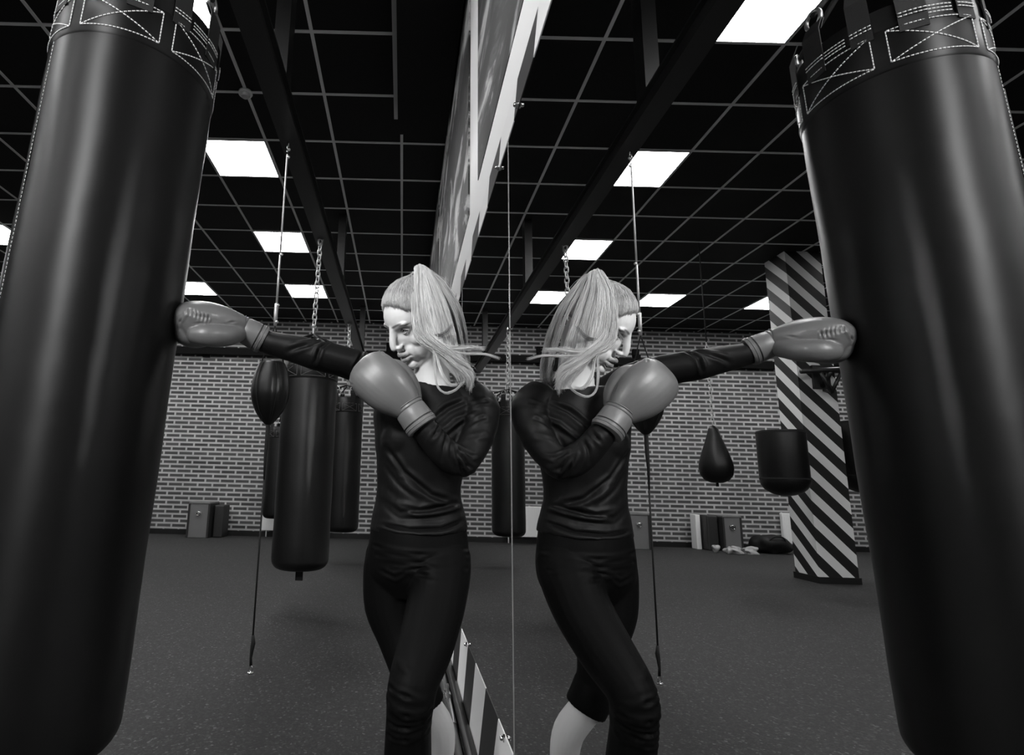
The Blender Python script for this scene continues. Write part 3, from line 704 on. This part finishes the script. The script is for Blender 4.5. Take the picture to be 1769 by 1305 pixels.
shR = [((-0.252, 1.630, -0.53), 0.049, 0.052), ((-0.226, 1.632, -0.585), 0.045, 0.048), ((-0.184, 1.655, -0.655), 0.045, 0.048), ((-0.178, 1.690, -0.74), 0.042, 0.044), ((-0.182, 1.720, -0.83), 0.031, 0.032), ((-0.186, 1.735, -0.90), 0.027, 0.030), ((-0.187, 1.738, -0.93), 0.03, 0.034)]
def foot(b, a, d):
    d = Vector(d).normalized(); a = Vector(a)
    sd = d.cross(Vector((0, 0, 1)))
    b.loft([(a - d*0.05 + Vector((0, 0, 0.002)), 0.024, 0.022), (a - d*0.02 + Vector((0, 0, 0.006)), 0.032, 0.032), (a + d*0.05 + Vector((0, 0, 0.0)), 0.036, 0.030), (a + d*0.11 + Vector((0, 0, -0.010)), 0.042, 0.020), (a + d*0.145 + Vector((0, 0, -0.014)), 0.040, 0.015)], n=20, side=tuple(sd), round_=0.8)
    for k in range(5):
        q = a + d*(0.15+[0.018, 0.016, 0.012, 0.006, 0.0][k]) + sd*(-0.031+0.0155*k)
        q.z = FZ+0.014
        b.loft([(q-d*0.02, 0.0075+0.003*(k == 0), 0.010), (q+d*0.012, 0.0075+0.003*(k == 0), 0.009)], n=12, side=tuple(sd), round_=0.9)
body = MB()
build_head(body); torso(body, -0.013)
for ch in (armL, foreL, armR, foreR, thL): chain_loft(body, ch, -0.010)
for ch in (shL, thR, shR): chain_loft(body, ch, -0.006)
# hands inside the gloves: palm, four curled fingers and a thumb
gR_o, gL_o = np.array([-0.786, 1.553, 0.434]), np.array([-0.292, 1.472, 0.204])
def frame(Y, X):
    Y = np.array(Y, float); Y /= np.linalg.norm(Y); X = np.array(X, float); X -= Y*(X @ Y); X /= np.linalg.norm(X); return X, Y
gR = frame((-0.146, -0.078, -0.006), (0.0, -0.95, -0.28)); gRZ = np.array([0, 0, 1.0]); gRZ = gRZ-gR[0]*(gRZ @ gR[0])-gR[1]*(gRZ @ gR[1]); gRZ /= np.linalg.norm(gRZ)
gL = frame((-0.72, 0.06, 0.69), (0.69, -0.06, 0.72)); gLZ = np.array([0, -1.0, 0]); gLZ = gLZ-gL[0]*(gLZ @ gL[0])-gL[1]*(gLZ @ gL[1]); gLZ /= np.linalg.norm(gLZ)
def G(side):
    o, X, Y, Z = (gR_o, gR[0], gR[1], gRZ) if side == 'R' else (gL_o, gL[0], gL[1], gLZ)
    return (lambda x, y, z: Vector(o + X*x + Y*y + Z*z)), Vector(X), Vector(Y), Vector(Z)
for sdn in 'RL':
    g, X, Y, Z = G(sdn)
    body.loft([(g(0, -0.03, 0), 0.026, 0.022), (g(0, 0.02, 0), 0.034, 0.018), (g(0, 0.08, 0.002), 0.040, 0.015)], n=16, side=tuple(X), round_=0.7)
    for k in range(4):
        x = 0.030-0.020*k; L = [0.9, 1.0, 0.95, 0.8][k]
        body.tube([g(x, 0.07, 0.004), g(x, 0.07+0.035*L, 0.004), g(x, 0.075+0.042*L, -0.02), g(x, 0.075+0.015*L, -0.032), g(x, 0.062, -0.024)], [0.009, 0.009, 0.0085, 0.008, 0.007], 10)
    body.tube([g(0.03, 0.015, -0.008), g(0.045, 0.045, -0.02), g(0.03, 0.075, -0.032), g(0.01, 0.085, -0.038)], [0.012, 0.0105, 0.010, 0.008], 10)
foot(body, (-0.268, 1.510, FZ+0.034), (-0.55, -0.85, 0)); foot(body, (-0.190, 1.735, FZ+0.034), (-0.60, -0.80, 0))
PO = (-0.24, 1.62, FZ)
nm, co = remesh(body, 'person', None, 0.0030, 3, factor=0.45)
nr = normals(nm)
def hloc(co):
    d = (co-hO)/HS; return d @ hF, d @ hL, d @ hU
f, l, u = hloc(co)
hw = ((f > -0.12) & (u > -0.12) & (u < 0.14) & (abs(l) < 0.095)).astype(float)
def push(c, r, d, amt):
    global co
    q = ((f-c[0])/r[0])**2+((l-c[1])/r[1])**2+((u-c[2])/r[2])**2
    dv = hF*d[0]+hL*d[1]+hU*d[2]
    co = co + dv[None, :]*(amt*np.exp(-q)*hw)[:, None]
for s in (1, -1):
    push((0.080, s*0.031, 0.012), (0.03, 0.017, 0.011), (-1, 0, 0), 0.0120)     # eye socket
    push((0.084, s*0.011, 0.012), (0.02, 0.007, 0.010), (-1, -s*0.3, 0), 0.004)
    push((0.098, s*0.007, -0.0335), (0.010, 0.0045, 0.003), (0, 0, 1), 0.0045)      # nostril
    push((0.062, s*0.050, -0.052), (0.03, 0.02, 0.022), (-0.4, -s, 0), 0.002)      # hollow of the cheek
    push((0.086, s*0.026, -0.058), (0.012, 0.005, 0.005), (-1, 0, 0), 0.003)
    push((-0.010, s*0.083, 0.004), (0.008, 0.02, 0.014), (0, -s, 0), 0.004)
push((0.098, 0, -0.0596), (0.014, 0.020, 0.0021), (-1, 0, 0), 0.0085)          # mouth line
push((0.085, 0, -0.079), (0.012, 0.020, 0.006), (-1, 0, 0), 0.0035)            # under the lip
push((0.092, 0, -0.040), (0.012, 0.004, 0.006), (-1, 0, 0), 0.0015)
f, l, u = hloc(co)
tone = np.full(len(co), 0.66)
def paint(c, r, v, p=1.0):
    global tone
    q = ((f-c[0])/r[0])**2+((l-c[1])/r[1])**2+((u-c[2])/r[2])**2
    k = np.clip(1.6*np.exp(-q**1.5), 0, 1)*p*hw; tone = tone*(1-k)+v*k
paint((0.098, 0, -0.0510), (0.02, 0.022, 0.0066), 0.22); paint((0.094, 0, -0.0685), (0.02, 0.019, 0.0074), 0.25)
paint((0.095, 0, -0.0597), (0.02, 0.019, 0.0016), 0.06)
for s in (1, -1):
    paint((0.07, s*0.031, 0.021), (0.04, 0.019, 0.006), 0.22, 0.8)
    paint((0.07, s*0.031, 0.013), (0.04, 0.021, 0.011), 0.33, 0.6)
    paint((0.098, s*0.008, -0.0335), (0.01, 0.005, 0.003), 0.05)
    for k in range(7):
        x = 0.012+k*0.0062; h = 0.033+0.0058*math.sin(min(1, k/4.5)*math.pi/2) - 0.0042*max(0, k-4)
        paint((0.075, s*x, h), (0.05, 0.0058, 0.0030-0.0002*k), 0.10, 0.85)
person = finish(nm, co, 'person', M['skin'], None, PO, None, tone)
tag(person, 'woman in black sportswear punching the big bag, blonde ponytail flying, other glove at her chin', 'person')
# eyes
for s in (1, -1):
    e = MB(); c = (0.0655, s*0.031, 0.0120); e.ell(hp(*c), (0.0125,)*3, hax, 24, 16)
    eo = e.build('eye', M['eyewhite'], person)
    gz = Vector(hF)*0.80+Vector(hL)*(-0.20)+Vector(hU)*0.36; gz.normalize()
    e = MB(); cc = hp(*c); a = gz.orthogonal().normalized(); e.lathe([(0.0001, 0.01275), (0.003, 0.0126), (0.0055, 0.0117), (0.0058, 0.0112)], cc, gz, 20); e.build('iris', M['iris'], eo)
    for up, nm_ in ((1, 'upper_eyelid'), (-1, 'lower_eyelid')):
        e = MB(); pts = []; pl = []
        for k in range(11):
            w_ = -1+2*k/10; x = s*(0.031+0.0152*w_); hh = (0.0120+(0.0074*(1-w_*w_)+0.0008*w_) if up > 0 else 0.0120-0.0048*(1-w_*w_)+0.0008*w_)
            ff = 0.0655+math.sqrt(max(1e-5, 0.0140**2-(x-s*0.031)**2*0.72-(hh-0.0120)**2))
            pts.append(hp(ff, x, hh)); pl.append(hp(ff+0.0022, x+s*0.001, hh+0.0006*up))
        e.tube(pts, [0.0012]+[0.0022 if up > 0 else 0.0016]*9+[0.0012], 8)
        o = e.build(nm_, M['skin'], person)
        t2 = np.full(len(o.data.vertices), 0.5, np.float32); ca = o.data.color_attributes.new('tone', 'FLOAT_COLOR', 'POINT'); ca.data.foreach_set('color', np.stack([t2, t2, t2, t2*0+1], 1).ravel())
        if up > 0:
            e = MB(); e.tube(pl, [0.0006]+[0.0016]*9+[0.0010], 6)
            for k in range(3, 11): e.tube([pl[k], pl[k]+Vector(hF)*0.004+Vector(hU)*0.0035+Vector(hL)*(s*0.002), pl[k]+Vector(hF)*0.0055+Vector(hU)*0.008+Vector(hL)*(s*0.003)], [0.0004, 0.0003, 0.00015], 4)
            e.build('eyelashes', M['lash'], person)

# long sleeved top
b = MB(); torso(b, 0.004, -0.12, 0.30)
b.loft([((-0.2505, 1.671, -0.131), 0.146, 0.106), ((-0.2515, 1.668, -0.10), 0.140, 0.101), ((-0.2525, 1.665, -0.05), 0.128, 0.094)], n=36, side=SD)
chain_loft(b, armL, 0.004); chain_loft(b, foreL[:4], 0.004); chain_loft(b, armR, 0.003); chain_loft(b, foreR[:4], 0.003)
b.ell((-0.200, 1.600, 0.135), (0.070, 0.066, 0.070)); b.ell((-0.300, 1.615, 0.13), (0.070, 0.066, 0.070))   # chest
nm, co = remesh(b, 'top', None, 0.0042, 4)
nr = normals(nm)
# scoop the neckline
d = np.linalg.norm((co-np.array([-0.232, 1.60, 0.345]))*np.array([1, 0.9, 1.15]), axis=1)
cam_f = (0.0, -1.0, 0.1)
def folds(co, nm, L):
    for pts, amp, wd, w in L:
        setco(nm, co); nr = normals(nm); co = stroke(co, nr, pts, amp*FK, wd, None, w)
    return co
W2 = (1, 0.45, 1); FK = 2.3
FT = [
 ([(-0.385, 1.60, 0.00), (-0.33, 1.56, -0.055), (-0.25, 1.555, -0.075), (-0.12, 1.60, -0.045)], -0.0045, 0.0055, W2),
 ([(-0.375, 1.60, -0.045), (-0.31, 1.56, -0.088), (-0.22, 1.56, -0.082), (-0.12, 1.61, -0.060)], 0.0042, 0.0055, W2),
 ([(-0.375, 1.60, -0.115), (-0.28, 1.56, -0.128), (-0.19, 1.56, -0.122), (-0.11, 1.61, -0.095)], -0.0040, 0.0055, W2),
 ([(-0.35, 1.58, 0.10), (-0.30, 1.56, 0.03), (-0.22, 1.56, -0.03), (-0.15, 1.58, -0.05)], -0.0045, 0.0065, W2),
 ([(-0.36, 1.58, 0.06), (-0.31, 1.56, 0.005), (-0.25, 1.56, -0.035)], 0.0040, 0.006, W2),
 ([(-0.38, 1.60, 0.02), (-0.36, 1.58, -0.02), (-0.32, 1.56, -0.045)], 0.0038, 0.007, W2),
 ([(-0.39, 1.62, -0.13), (-0.25, 1.56, -0.145), (-0.12, 1.61, -0.13)], -0.0025, 0.004, W2),
 ([(-0.13, 1.56, 0.24), (-0.18, 1.55, 0.215), (-0.24, 1.54, 0.16)], -0.0038, 0.006, W2),
 ([(-0.10, 1.55, 0.20), (-0.15, 1.55, 0.175), (-0.20, 1.54, 0.13)], 0.0035, 0.006, W2),
 ([(-0.03, 1.60, 0.22), (-0.07, 1.56, 0.235), (-0.12, 1.57, 0.22)], -0.0035, 0.005, (1, 0.6, 1)),
 ([(-0.04, 1.60, 0.17), (-0.08, 1.54, 0.185), (-0.12, 1.54, 0.165)], -0.0032, 0.005, (1, 0.6, 1)),
 ([(-0.05, 1.58, 0.12), (-0.08, 1.53, 0.135), (-0.12, 1.52, 0.125)], -0.0035, 0.005, (1, 0.6, 1)),
 ([(-0.09, 1.52, 0.085), (-0.12, 1.49, 0.075), (-0.150, 1.47, 0.095)], -0.0040, 0.0045, (1, 0.6, 1)),
 ([(-0.10, 1.52, 0.045), (-0.13, 1.48, 0.05), (-0.155, 1.46, 0.085)], -0.0042, 0.0042, (1, 0.6, 1)),
 ([(-0.125, 1.50, 0.015), (-0.145, 1.47, 0.04), (-0.165, 1.46, 0.085)], -0.0038, 0.0042, (1, 0.6, 1)),
 ([(-0.16, 1.47, 0.035), (-0.175, 1.46, 0.07), (-0.18, 1.46, 0.10)], -0.0030, 0.0045, (1, 0.6, 1)),
 ([(-0.20, 1.46, 0.065), (-0.195, 1.45, 0.10), (-0.185, 1.46, 0.13)], -0.0028, 0.0045, (1, 0.6, 1)),
 ([(-0.235, 1.46, 0.105), (-0.215, 1.44, 0.135), (-0.20, 1.46, 0.165)], -0.0030, 0.004, (1, 0.6, 1)),
 ([(-0.515, 1.55, 0.405), (-0.545, 1.52, 0.375), (-0.560, 1.53, 0.325)], -0.0045, 0.0045, (1, 0.6, 1)),
 ([(-0.54, 1.55, 0.405), (-0.58, 1.52, 0.385), (-0.64, 1.53, 0.362)], -0.0032, 0.006, (1, 0.6, 1)),
 ([(-0.43, 1.60, 0.385), (-0.435, 1.57, 0.355), (-0.45, 1.57, 0.325)], -0.0035, 0.0045, (1, 0.6, 1)),
 ([(-0.41, 1.61, 0.39), (-0.415, 1.58, 0.36), (-0.42, 1.58, 0.33)], -0.0035, 0.0045, (1, 0.6, 1)),
 ([(-0.385, 1.61, 0.39), (-0.385, 1.58, 0.36), (-0.39, 1.58, 0.33)], -0.0030, 0.0045, (1, 0.6, 1)),
]
co = folds(co, nm, FT)
# gentle overall unevenness of the cloth
setco(nm, co); nr = normals(nm)
k = np.array([mnoise.noise(Vector((p[0]*16, p[1]*16, p[2]*22))) for p in co]); co = co + nr*(0.0022*k)[:, None]
finish(nm, co, 'long_sleeve_top', M['top'], person)
# leggings to the upper calf
b = MB(); torso(b, 0.0035, -0.34, -0.09)
chain_loft(b, thL, 0.004); chain_loft(b, thR, 0.004)
b.loft([(c, a+0.005, d+0.005) for c, a, d in shL[:4]] + [((-0.269, 1.492, -0.765), 0.040, 0.041)], n=24, side=(0, 1, 0))
b.loft([(c, a+0.006, d+0.006) for c, a, d in shR[:1]] + [((-0.238, 1.630, -0.560), 0.054, 0.057), ((-0.224, 1.634, -0.590), 0.053, 0.056)], n=24, side=(0, 1, 0))
nm, co = remesh(b, 'leg', None, 0.0042, 4)
FLG = [
 ([(-0.39, 1.63, -0.175), (-0.25, 1.57, -0.19), (-0.11, 1.61, -0.175)], -0.0026, 0.004, W2),
 ([(-0.37, 1.62, -0.20), (-0.25, 1.57, -0.212), (-0.10, 1.61, -0.19)], -0.0028, 0.004, W2),
 ([(-0.33, 1.60, -0.235), (-0.23, 1.56, -0.225), (-0.12, 1.58, -0.225)], -0.0032, 0.004, W2),
 ([(-0.36, 1.60, -0.24), (-0.315, 1.57, -0.255), (-0.285, 1.55, -0.235), (-0.20, 1.54, -0.245)], -0.0030, 0.005, W2),
 ([(-0.33, 1.42, -0.40), (-0.275, 1.36, -0.425)], -0.0025, 0.004, (1, .7, 1)),
 ([(-0.33, 1.40, -0.465), (-0.28, 1.36, -0.475), (-0.225, 1.38, -0.49)], -0.0032, 0.0042, (1, .7, 1)),
 ([(-0.33, 1.40, -0.495), (-0.28, 1.36, -0.515), (-0.22, 1.38, -0.508)], -0.0035, 0.0042, (1, .7, 1)),
 ([(-0.33, 1.40, -0.545), (-0.28, 1.37, -0.545), (-0.22, 1.39, -0.528)], -0.0035, 0.0042, (1, .7, 1)),
 ([(-0.33, 1.41, -0.575), (-0.28, 1.38, -0.572), (-0.22, 1.40, -0.555)], -0.0030, 0.0042, (1, .7, 1)),
]
co = folds(co, nm, FLG)
setco(nm, co); nr = normals(nm)
k = np.array([mnoise.noise(Vector((p[0]*9, p[1]*9, p[2]*12))) for p in co]); co = co + nr*(0.0014*k)[:, None]
finish(nm, co, 'leggings', M['leggings'], person)

# boxing gloves
FK = 1.0
def glove(sd):
    g0, X, Y, Z = G(sd); ky = 0.90 if sd == 'L' else 0.93; kz = 1.0 if sd == 'L' else 1.10
    g = lambda x, y, z: g0(x*1.03, y*ky, z*kz)
    b = MB()
    S_ = [(0.0, -0.002, 0.0, 0.043, 0.037), (0.0, 0.03, 0.0, 0.056, 0.046), (-0.002, 0.07, 0.002, 0.067, 0.053), (-0.004, 0.11, 0.002, 0.070, 0.056), (-0.005, 0.145, -0.002, 0.069, 0.055), (-0.005, 0.168, -0.008, 0.062, 0.048), (-0.005, 0.182, -0.014, 0.046, 0.036)]
    b.loft(smooth_secs([(g(x, y, z), a, d*kz) for x, y, z, a, d in S_]), n=32, side=tuple(X), round_=0.35, power=2.7)
    b.loft(smooth_secs([(g(-0.005, 0.172, -0.020), 0.052, 0.024), (g(-0.005, 0.160, -0.038), 0.054, 0.024), (g(-0.005, 0.130, -0.047), 0.052, 0.020), (g(-0.004, 0.095, -0.044), 0.046, 0.015)]), n=24, side=tuple(X), round_=0.8)
    tx = 0.78 if sd == 'L' else 1.0
    b.loft(smooth_secs([(g(0.028, 0.008, -0.012), 0.023, 0.024), (g(0.056*tx, 0.040, -0.020), 0.026, 0.028), (g(0.070*tx, 0.080, -0.024), 0.026, 0.030), (g(0.069*tx, 0.112, -0.026), 0.025, 0.029), (g(0.056*tx, 0.140, -0.028), 0.021, 0.024)]), n=22, side=tuple(X), round_=0.9)
    nm, co = remesh(b, 'glove', None, 0.0026, 6)
    def P(x, y, z): return tuple(g(x, y, z))
    L = []
    for k in range(11):       # gathered creases round the knuckle end
        x = -0.062+0.0125*k
        L.append(([P(x, 0.158, 0.034), P(x*0.95, 0.184, -0.002), P(x*0.93, 0.184, -0.030)], -0.0036, 0.0026, (1, 1, 1)))
    for k in range(7 if sd == 'R' else 0):
        y = 0.105+0.0105*k; L.append(([P(0.050, y+0.004, 0.034), P(0.066, y+0.002, 0.016), P(0.070, y+0.006, 0.0)], -0.0034, 0.0026, (1, 1, 1)))
    L.append(([P(0.040, 0.012, 0.018), P(0.068, 0.06, 0.012), P(0.072, 0.11, 0.006), P(0.058, 0.15, 0.0)], -0.0022, 0.0024, (1, 1, 1)))
    co = folds(co, nm, L)
    lab = 'grey glove on the outstretched arm, pressed into the big bag' if sd == 'R' else 'grey glove held up at her chin'
    o = finish(nm, co, 'boxing_glove', M['glove'], person, label=lab)
    b = MB()      # cuff
    yc = 0.004
    if True:
        CY = np.array([-0.066, -0.027, 0.029]) if sd == 'R' else np.array([-0.0385, 0.005, 0.052]); og = gR_o if sd == 'R' else gL_o; ks = 0.86 if sd == 'R' else 0.80; CY /= np.linalg.norm(CY); CX = np.array(X)-CY*(np.array(X) @ CY); CX /= np.linalg.norm(CX); CZ = np.cross(CX, CY)
        g = lambda x, y, z: Vector(og + CX*x + CY*(y*ks) + CZ*z); X = Vector(CX)
    def ring(y, a, d): return (g(0.0, y, 0.0), a, d)
    if sd == 'R': w0, w1 = 0.040, 0.0425
    else: w0, w1 = 0.042, 0.044
    b.loft([ring(yc+0.006, w0-0.003, w0-0.005), ring(yc, w0, w0-0.003), ring(yc-0.012, w0+0.0015, w0-0.001), ring(yc-0.016, w0-0.001, w0-0.003), ring(yc-0.020, w0+0.001, w0-0.001), ring(yc-0.045, w1, w1-0.002), ring(yc-0.064, w1+0.001, w1-0.001), ring(yc-0.0655, w1-0.002, w1-0.004), ring(yc-0.068, w1-0.002, w1-0.004), ring(yc-0.0695, w1+0.0015, w1-0.0005), ring(yc-0.084, w1+0.0018, w1), ring(yc-0.090, w1, w1-0.002), ring(yc-0.091, w1-0.008, w1-0.010)], n=44, side=tuple(X))
    c = b.build('cuff', M['cuff'], o, auto=35)
    b = MB(); b.loft([ring(yc-0.0640, w1-0.0008, w1-0.0028), ring(yc-0.0695, w1-0.0008, w1-0.0028)], n=44, side=tuple(X)); b.build('cuff_band', M['glovedark'], o)
    for yy in (yc-0.0785, yc-0.002):
        b = MB(); ww = w1+0.0016 if yy < -0.05 else w0+0.0008
        b.tube([g(ww*math.cos(a), yy, (ww-0.002)*math.sin(a)) for a in np.linspace(0, 2*math.pi, 40, endpoint=False)], 0.0016, 6, closed=True); b.build('piping', M['glove'], o)
    return o
glove('R'); glove('L')

# hair: combed scalp plus a thrown ponytail, strand by strand
hb = MB()
RT = np.array([-0.052, 0.0, 0.122])   # ponytail root in the head frame
def skull(f_, l_, u_, k=1.0):
    c = np.array([-0.012, 0, 0.045]); r = np.array([0.1005, 0.0795, 0.0885])*k; d = np.array([f_, l_, u_])-c; q = np.linalg.norm(d/r); return c+d/q
sh = MB(); sh.ell(hp(-0.012, 0, 0.045), (0.1000*HS, 0.0790*HS, 0.0880*HS), hax, 64, 48)
keep = []
for fc in sh.f:
    p = np.mean([np.array(sh.v[i]) for i in fc], axis=0); d = (p-hO)/HS; f_, l_, u_ = d @ hF, d @ hL, d @ hU
    hl = 0.088 - 0.9*max(0, abs(l_)-0.030) if f_ > 0.045 else (0.040 if f_ > 0.02 else (0.018 if f_ > -0.03 else -0.02))
    if u_ > hl+0.010: keep.append(fc)
sh.f = keep; sh.tone = [0.28]*len(sh.v)
hroot = sh.build('hair', M['hair'], person)
strands = MB()
def hw_(p): return hp(*p)
for k in range(2200):
    w_ = rng.random(); s = 1 if rng.random() < 0.6 else -1
    # hairline start, from forehead centre round past the ear to the nape
    a = w_
    if a < 0.35: q = a/0.35; st = (0.075-0.017*q, s*(0.052*q), 0.090-0.026*q**1.5)
    elif a < 0.6: q = (a-0.35)/0.25; st = (0.058-0.050*q, s*(0.052+0.024*q), 0.062-0.030*q)
    elif a < 0.8: q = (a-0.6)/0.2; st = (0.008-0.045*q, s*0.078, 0.032-0.02*q)
    else: q = (a-0.8)/0.2; st = (-0.037-0.06*q, s*(0.078-0.078*q), 0.012-0.035*q)
    kk = 0.995+0.018*rng.random()+0.008*math.sin(a*60); st = (st[0], st[1], st[2]+0.004+rng.normal(0, 0.0035)); pts = []; pf = 0.05 if a < 0.5 else 0.01; bs = 0.15+0.24*rng.random()**1.5
    for t_ in np.linspace(0, 1, 9):
        p = np.array(st)*(1-t_)+RT*t_; p = skull(*p, kk-0.03*max(0, 1-t_/0.13)+pf*math.sin(math.pi*min(1, t_*1.3))) if t_ < 0.96 else skull(*p, 1.04)
        p = p + rng.normal(0, 0.0006, 3); pts.append(hp(*p))
    strands.tube(pts, [0.0002, 0.0005]+[0.00065]*6+[0.0005], 3, tone=[0.62, 0.5, 0.30+0.3*bs, bs, bs, bs, bs*1.1, bs*1.2, bs*1.3])
strands.build('combed_hair', M['hair'], hroot)
GD = [
 [(-0.279, 1.52, 0.629), (-0.282, 1.48, 0.557), (-0.284, 1.455, 0.480), (-0.279, 1.446, 0.412), (-0.262, 1.442, 0.382), (-0.213, 1.44, 0.357), (-0.150, 1.45, 0.322), (-0.117, 1.46, 0.282)],
 [(-0.267, 1.52, 0.633), (-0.269, 1.465, 0.535), (-0.261, 1.446, 0.453), (-0.245, 1.44, 0.395), (-0.210, 1.436, 0.360), (-0.163, 1.44, 0.330), (-0.125, 1.45, 0.300), (-0.122, 1.46, 0.262)],
 [(-0.262, 1.52, 0.632), (-0.246, 1.475, 0.539), (-0.226, 1.456, 0.457), (-0.214, 1.45, 0.398), (-0.202, 1.446, 0.354), (-0.172, 1.45, 0.313), (-0.148, 1.455, 0.282), (-0.145, 1.46, 0.262)],
 [(-0.247, 1.525, 0.631), (-0.217, 1.50, 0.549), (-0.185, 1.49, 0.469), (-0.170, 1.49, 0.415), (-0.158, 1.49, 0.372), (-0.142, 1.49, 0.330), (-0.132, 1.50, 0.305), (-0.130, 1.50, 0.29)],
 [(-0.238, 1.53, 0.622), (-0.194, 1.525, 0.566), (-0.155, 1.53, 0.509), (-0.135, 1.548, 0.445), (-0.126, 1.57, 0.396), (-0.124, 1.585, 0.365), (-0.125, 1.60, 0.335), (-0.130, 1.61, 0.305)],
 [(-0.245, 1.555, 0.622), (-0.205, 1.580, 0.570), (-0.170, 1.60, 0.510), (-0.150, 1.62, 0.445), (-0.145, 1.635, 0.395), (-0.15, 1.645, 0.36), (-0.155, 1.65, 0.335), (-0.16, 1.65, 0.32)],
]
GD = [[np.array(p)-np.array([0, [0, 0.014, 0.010, 0.004, 0, 0, 0, 0][i], 0.006 if i == 0 else 0]) for i, p in enumerate(g_)] for g_ in GD]
root3 = np.array(hp(*RT))
def guide(s):
    x = s*(len(GD)-1); i = min(int(x), len(GD)-2); t_ = x-i
    return [GD[i][k]*(1-t_)+GD[i+1][k]*t_ for k in range(8)]
# clumps
def ponytail(n, name, clump_n, spread, tone0, tone1, tips=1.0, r=0.0011):
    mb = MB(); cl = np.where((q_ := rng.random(clump_n)) < 0.58, q_*0.80, np.where(q_ < 0.74, 0.464+(q_-0.58)*2.1, 0.80+(q_-0.74)*0.77)); coff = rng.normal(0, spread, (clump_n, 3)); cln = 0.72+0.33*rng.random(clump_n); ct = rng.random(clump_n)
    for k in range(n):
        c = rng.integers(clump_n); s = min(1, max(0, cl[c]+rng.normal(0, 0.012)))
        g_ = guide(s); m_ = len(g_); L = min(1.0, cln[c]*(0.9+0.2*rng.random())) if s < 0.55 else min(1, 0.85+0.2*rng.random())
        st = root3+rng.normal(0, 0.004, 3); rise = root3+(g_[0]-root3)*0.5+np.array([-0.001, 0.006, 0.004])
        pts = [st, rise]+[g_[i]+coff[c]*(0.25+i/m_*1.4)+rng.normal(0, 0.0016+0.0018*i/m_, 3) for i in range(m_)]
        nn = 22; P_ = bezier(pts, nn); cut = max(8, int(nn*L)); P_ = P_[:cut]
        rr = [r*(1.0 if i < cut-6 else max(0.25, (cut-i)/6)) for i in range(cut)]
        tn = (tone0+(tone1-tone0)*(0.7*ct[c]+0.3*rng.random()))*(1.12-0.58*s); mb.tube(P_, rr, 4, tone=float(tn))
    return mb.build(name, M['hair'], hroot)
ponytail(3400, 'ponytail', 90, 0.0045, 0.26, 0.72, r=0.00062)
# stray locks
sl = MB()
def lock(pts, n, r, tn, sp=0.003):
    for k in range(n):
        o_ = rng.normal(0, sp, 3); P_ = bezier([np.array(p)+o_*(0.5+0.9*i/len(pts))+rng.normal(0, sp*0.3, 3) for i, p in enumerate(pts)], 18)
        sl.tube(P_, [r]*12+[r*(1-i/6.5) for i in range(6)], 4, tone=float(tn*(0.8+0.4*rng.random())))
lock([(-0.255, 1.442, 0.385), (-0.233, 1.44, 0.377), (-0.179, 1.44, 0.362), (-0.131, 1.45, 0.368), (-0.088, 1.46, 0.368)], 60, 0.00045, 0.55)
lock([(-0.24, 1.44, 0.38), (-0.20, 1.44, 0.357), (-0.14, 1.45, 0.350), (-0.085, 1.46, 0.352), (-0.045, 1.47, 0.343)], 36, 0.0004, 0.5, 0.002)
lock([(-0.26, 1.44, 0.39), (-0.229, 1.44, 0.363), (-0.222, 1.43, 0.297), (-0.215, 1.43, 0.255), (-0.195, 1.432, 0.238), (-0.165, 1.44, 0.250), (-0.14, 1.45, 0.28)], 20, 0.0005, 0.42, 0.0016)
lock([(-0.25, 1.44, 0.39), (-0.222, 1.44, 0.345), (-0.205, 1.43, 0.29), (-0.185, 1.435, 0.262), (-0.16, 1.44, 0.262)], 26, 0.0005, 0.5, 0.002)
lock([(-0.27, 1.45, 0.41), (-0.272, 1.443, 0.398), (-0.262, 1.44, 0.385), (-0.24, 1.438, 0.392), (-0.20, 1.44, 0.40), (-0.175, 1.445, 0.43)], 50, 0.0004, 0.14, 0.0025)
lock([(-0.285, 1.45, 0.44), (-0.287, 1.445, 0.42), (-0.295, 1.44, 0.402), (-0.298, 1.438, 0.395)], 30, 0.0004, 0.16, 0.002)
for k in range(60):   # flyaways round the crown
    a = rng.random()*0.9; g_ = guide(a); o_ = rng.normal(0, 0.007, 3)
    lock([g_[0]-np.array([0, 0, 0.004]), g_[0]*0.5+g_[1]*0.5+o_*0.8, g_[1]+o_*1.1, g_[2]+o_*1.5], 1, 0.0003, 0.5, 0.0006)
sl.build('loose_strands', M['hair'], hroot)
tie = MB(); tie.torus(tuple(root3+np.array(hU)*0.006), 0.012, 0.004, tuple(hF), tuple(hL)); tie.build('hair_tie', M['web'], hroot)
cam = bpy.data.cameras.new('camera'); co = bpy.data.objects.new('camera', cam); C.objects.link(co)
R = [[9.99664541e-01, -4.49363163e-03, 2.55071085e-02], [-2.58984040e-02, -1.84049908e-01, 9.82575648e-01], [-2.79247949e-04, 9.82906628e-01, 1.84104544e-01]]
m = Matrix(((R[0][0], R[1][0], -R[2][0], -0.302), (R[0][1], R[1][1], -R[2][1], 0.0), (R[0][2], R[1][2], -R[2][2], Z0), (0, 0, 0, 1)))
co.matrix_world = m
cam.sensor_fit = 'HORIZONTAL'; cam.sensor_width = 36; cam.lens = 36*950.3/1769
cam.shift_x = (884.5-699.0)/1769; cam.shift_y = (657.6-652.5)/1769; cam.clip_start = 0.02
bpy.context.scene.camera = co
w = bpy.data.worlds.new('world'); bpy.context.scene.world = w; w.use_nodes = True
w.node_tree.nodes['Background'].inputs[0].default_value = (0.02, 0.02, 0.02, 1)
vs = bpy.context.scene.view_settings; vs.view_transform = 'Standard'; vs.look = 'None'; vs.gamma = 1; vs.exposure = 0.0; vs.use_curve_mapping = False
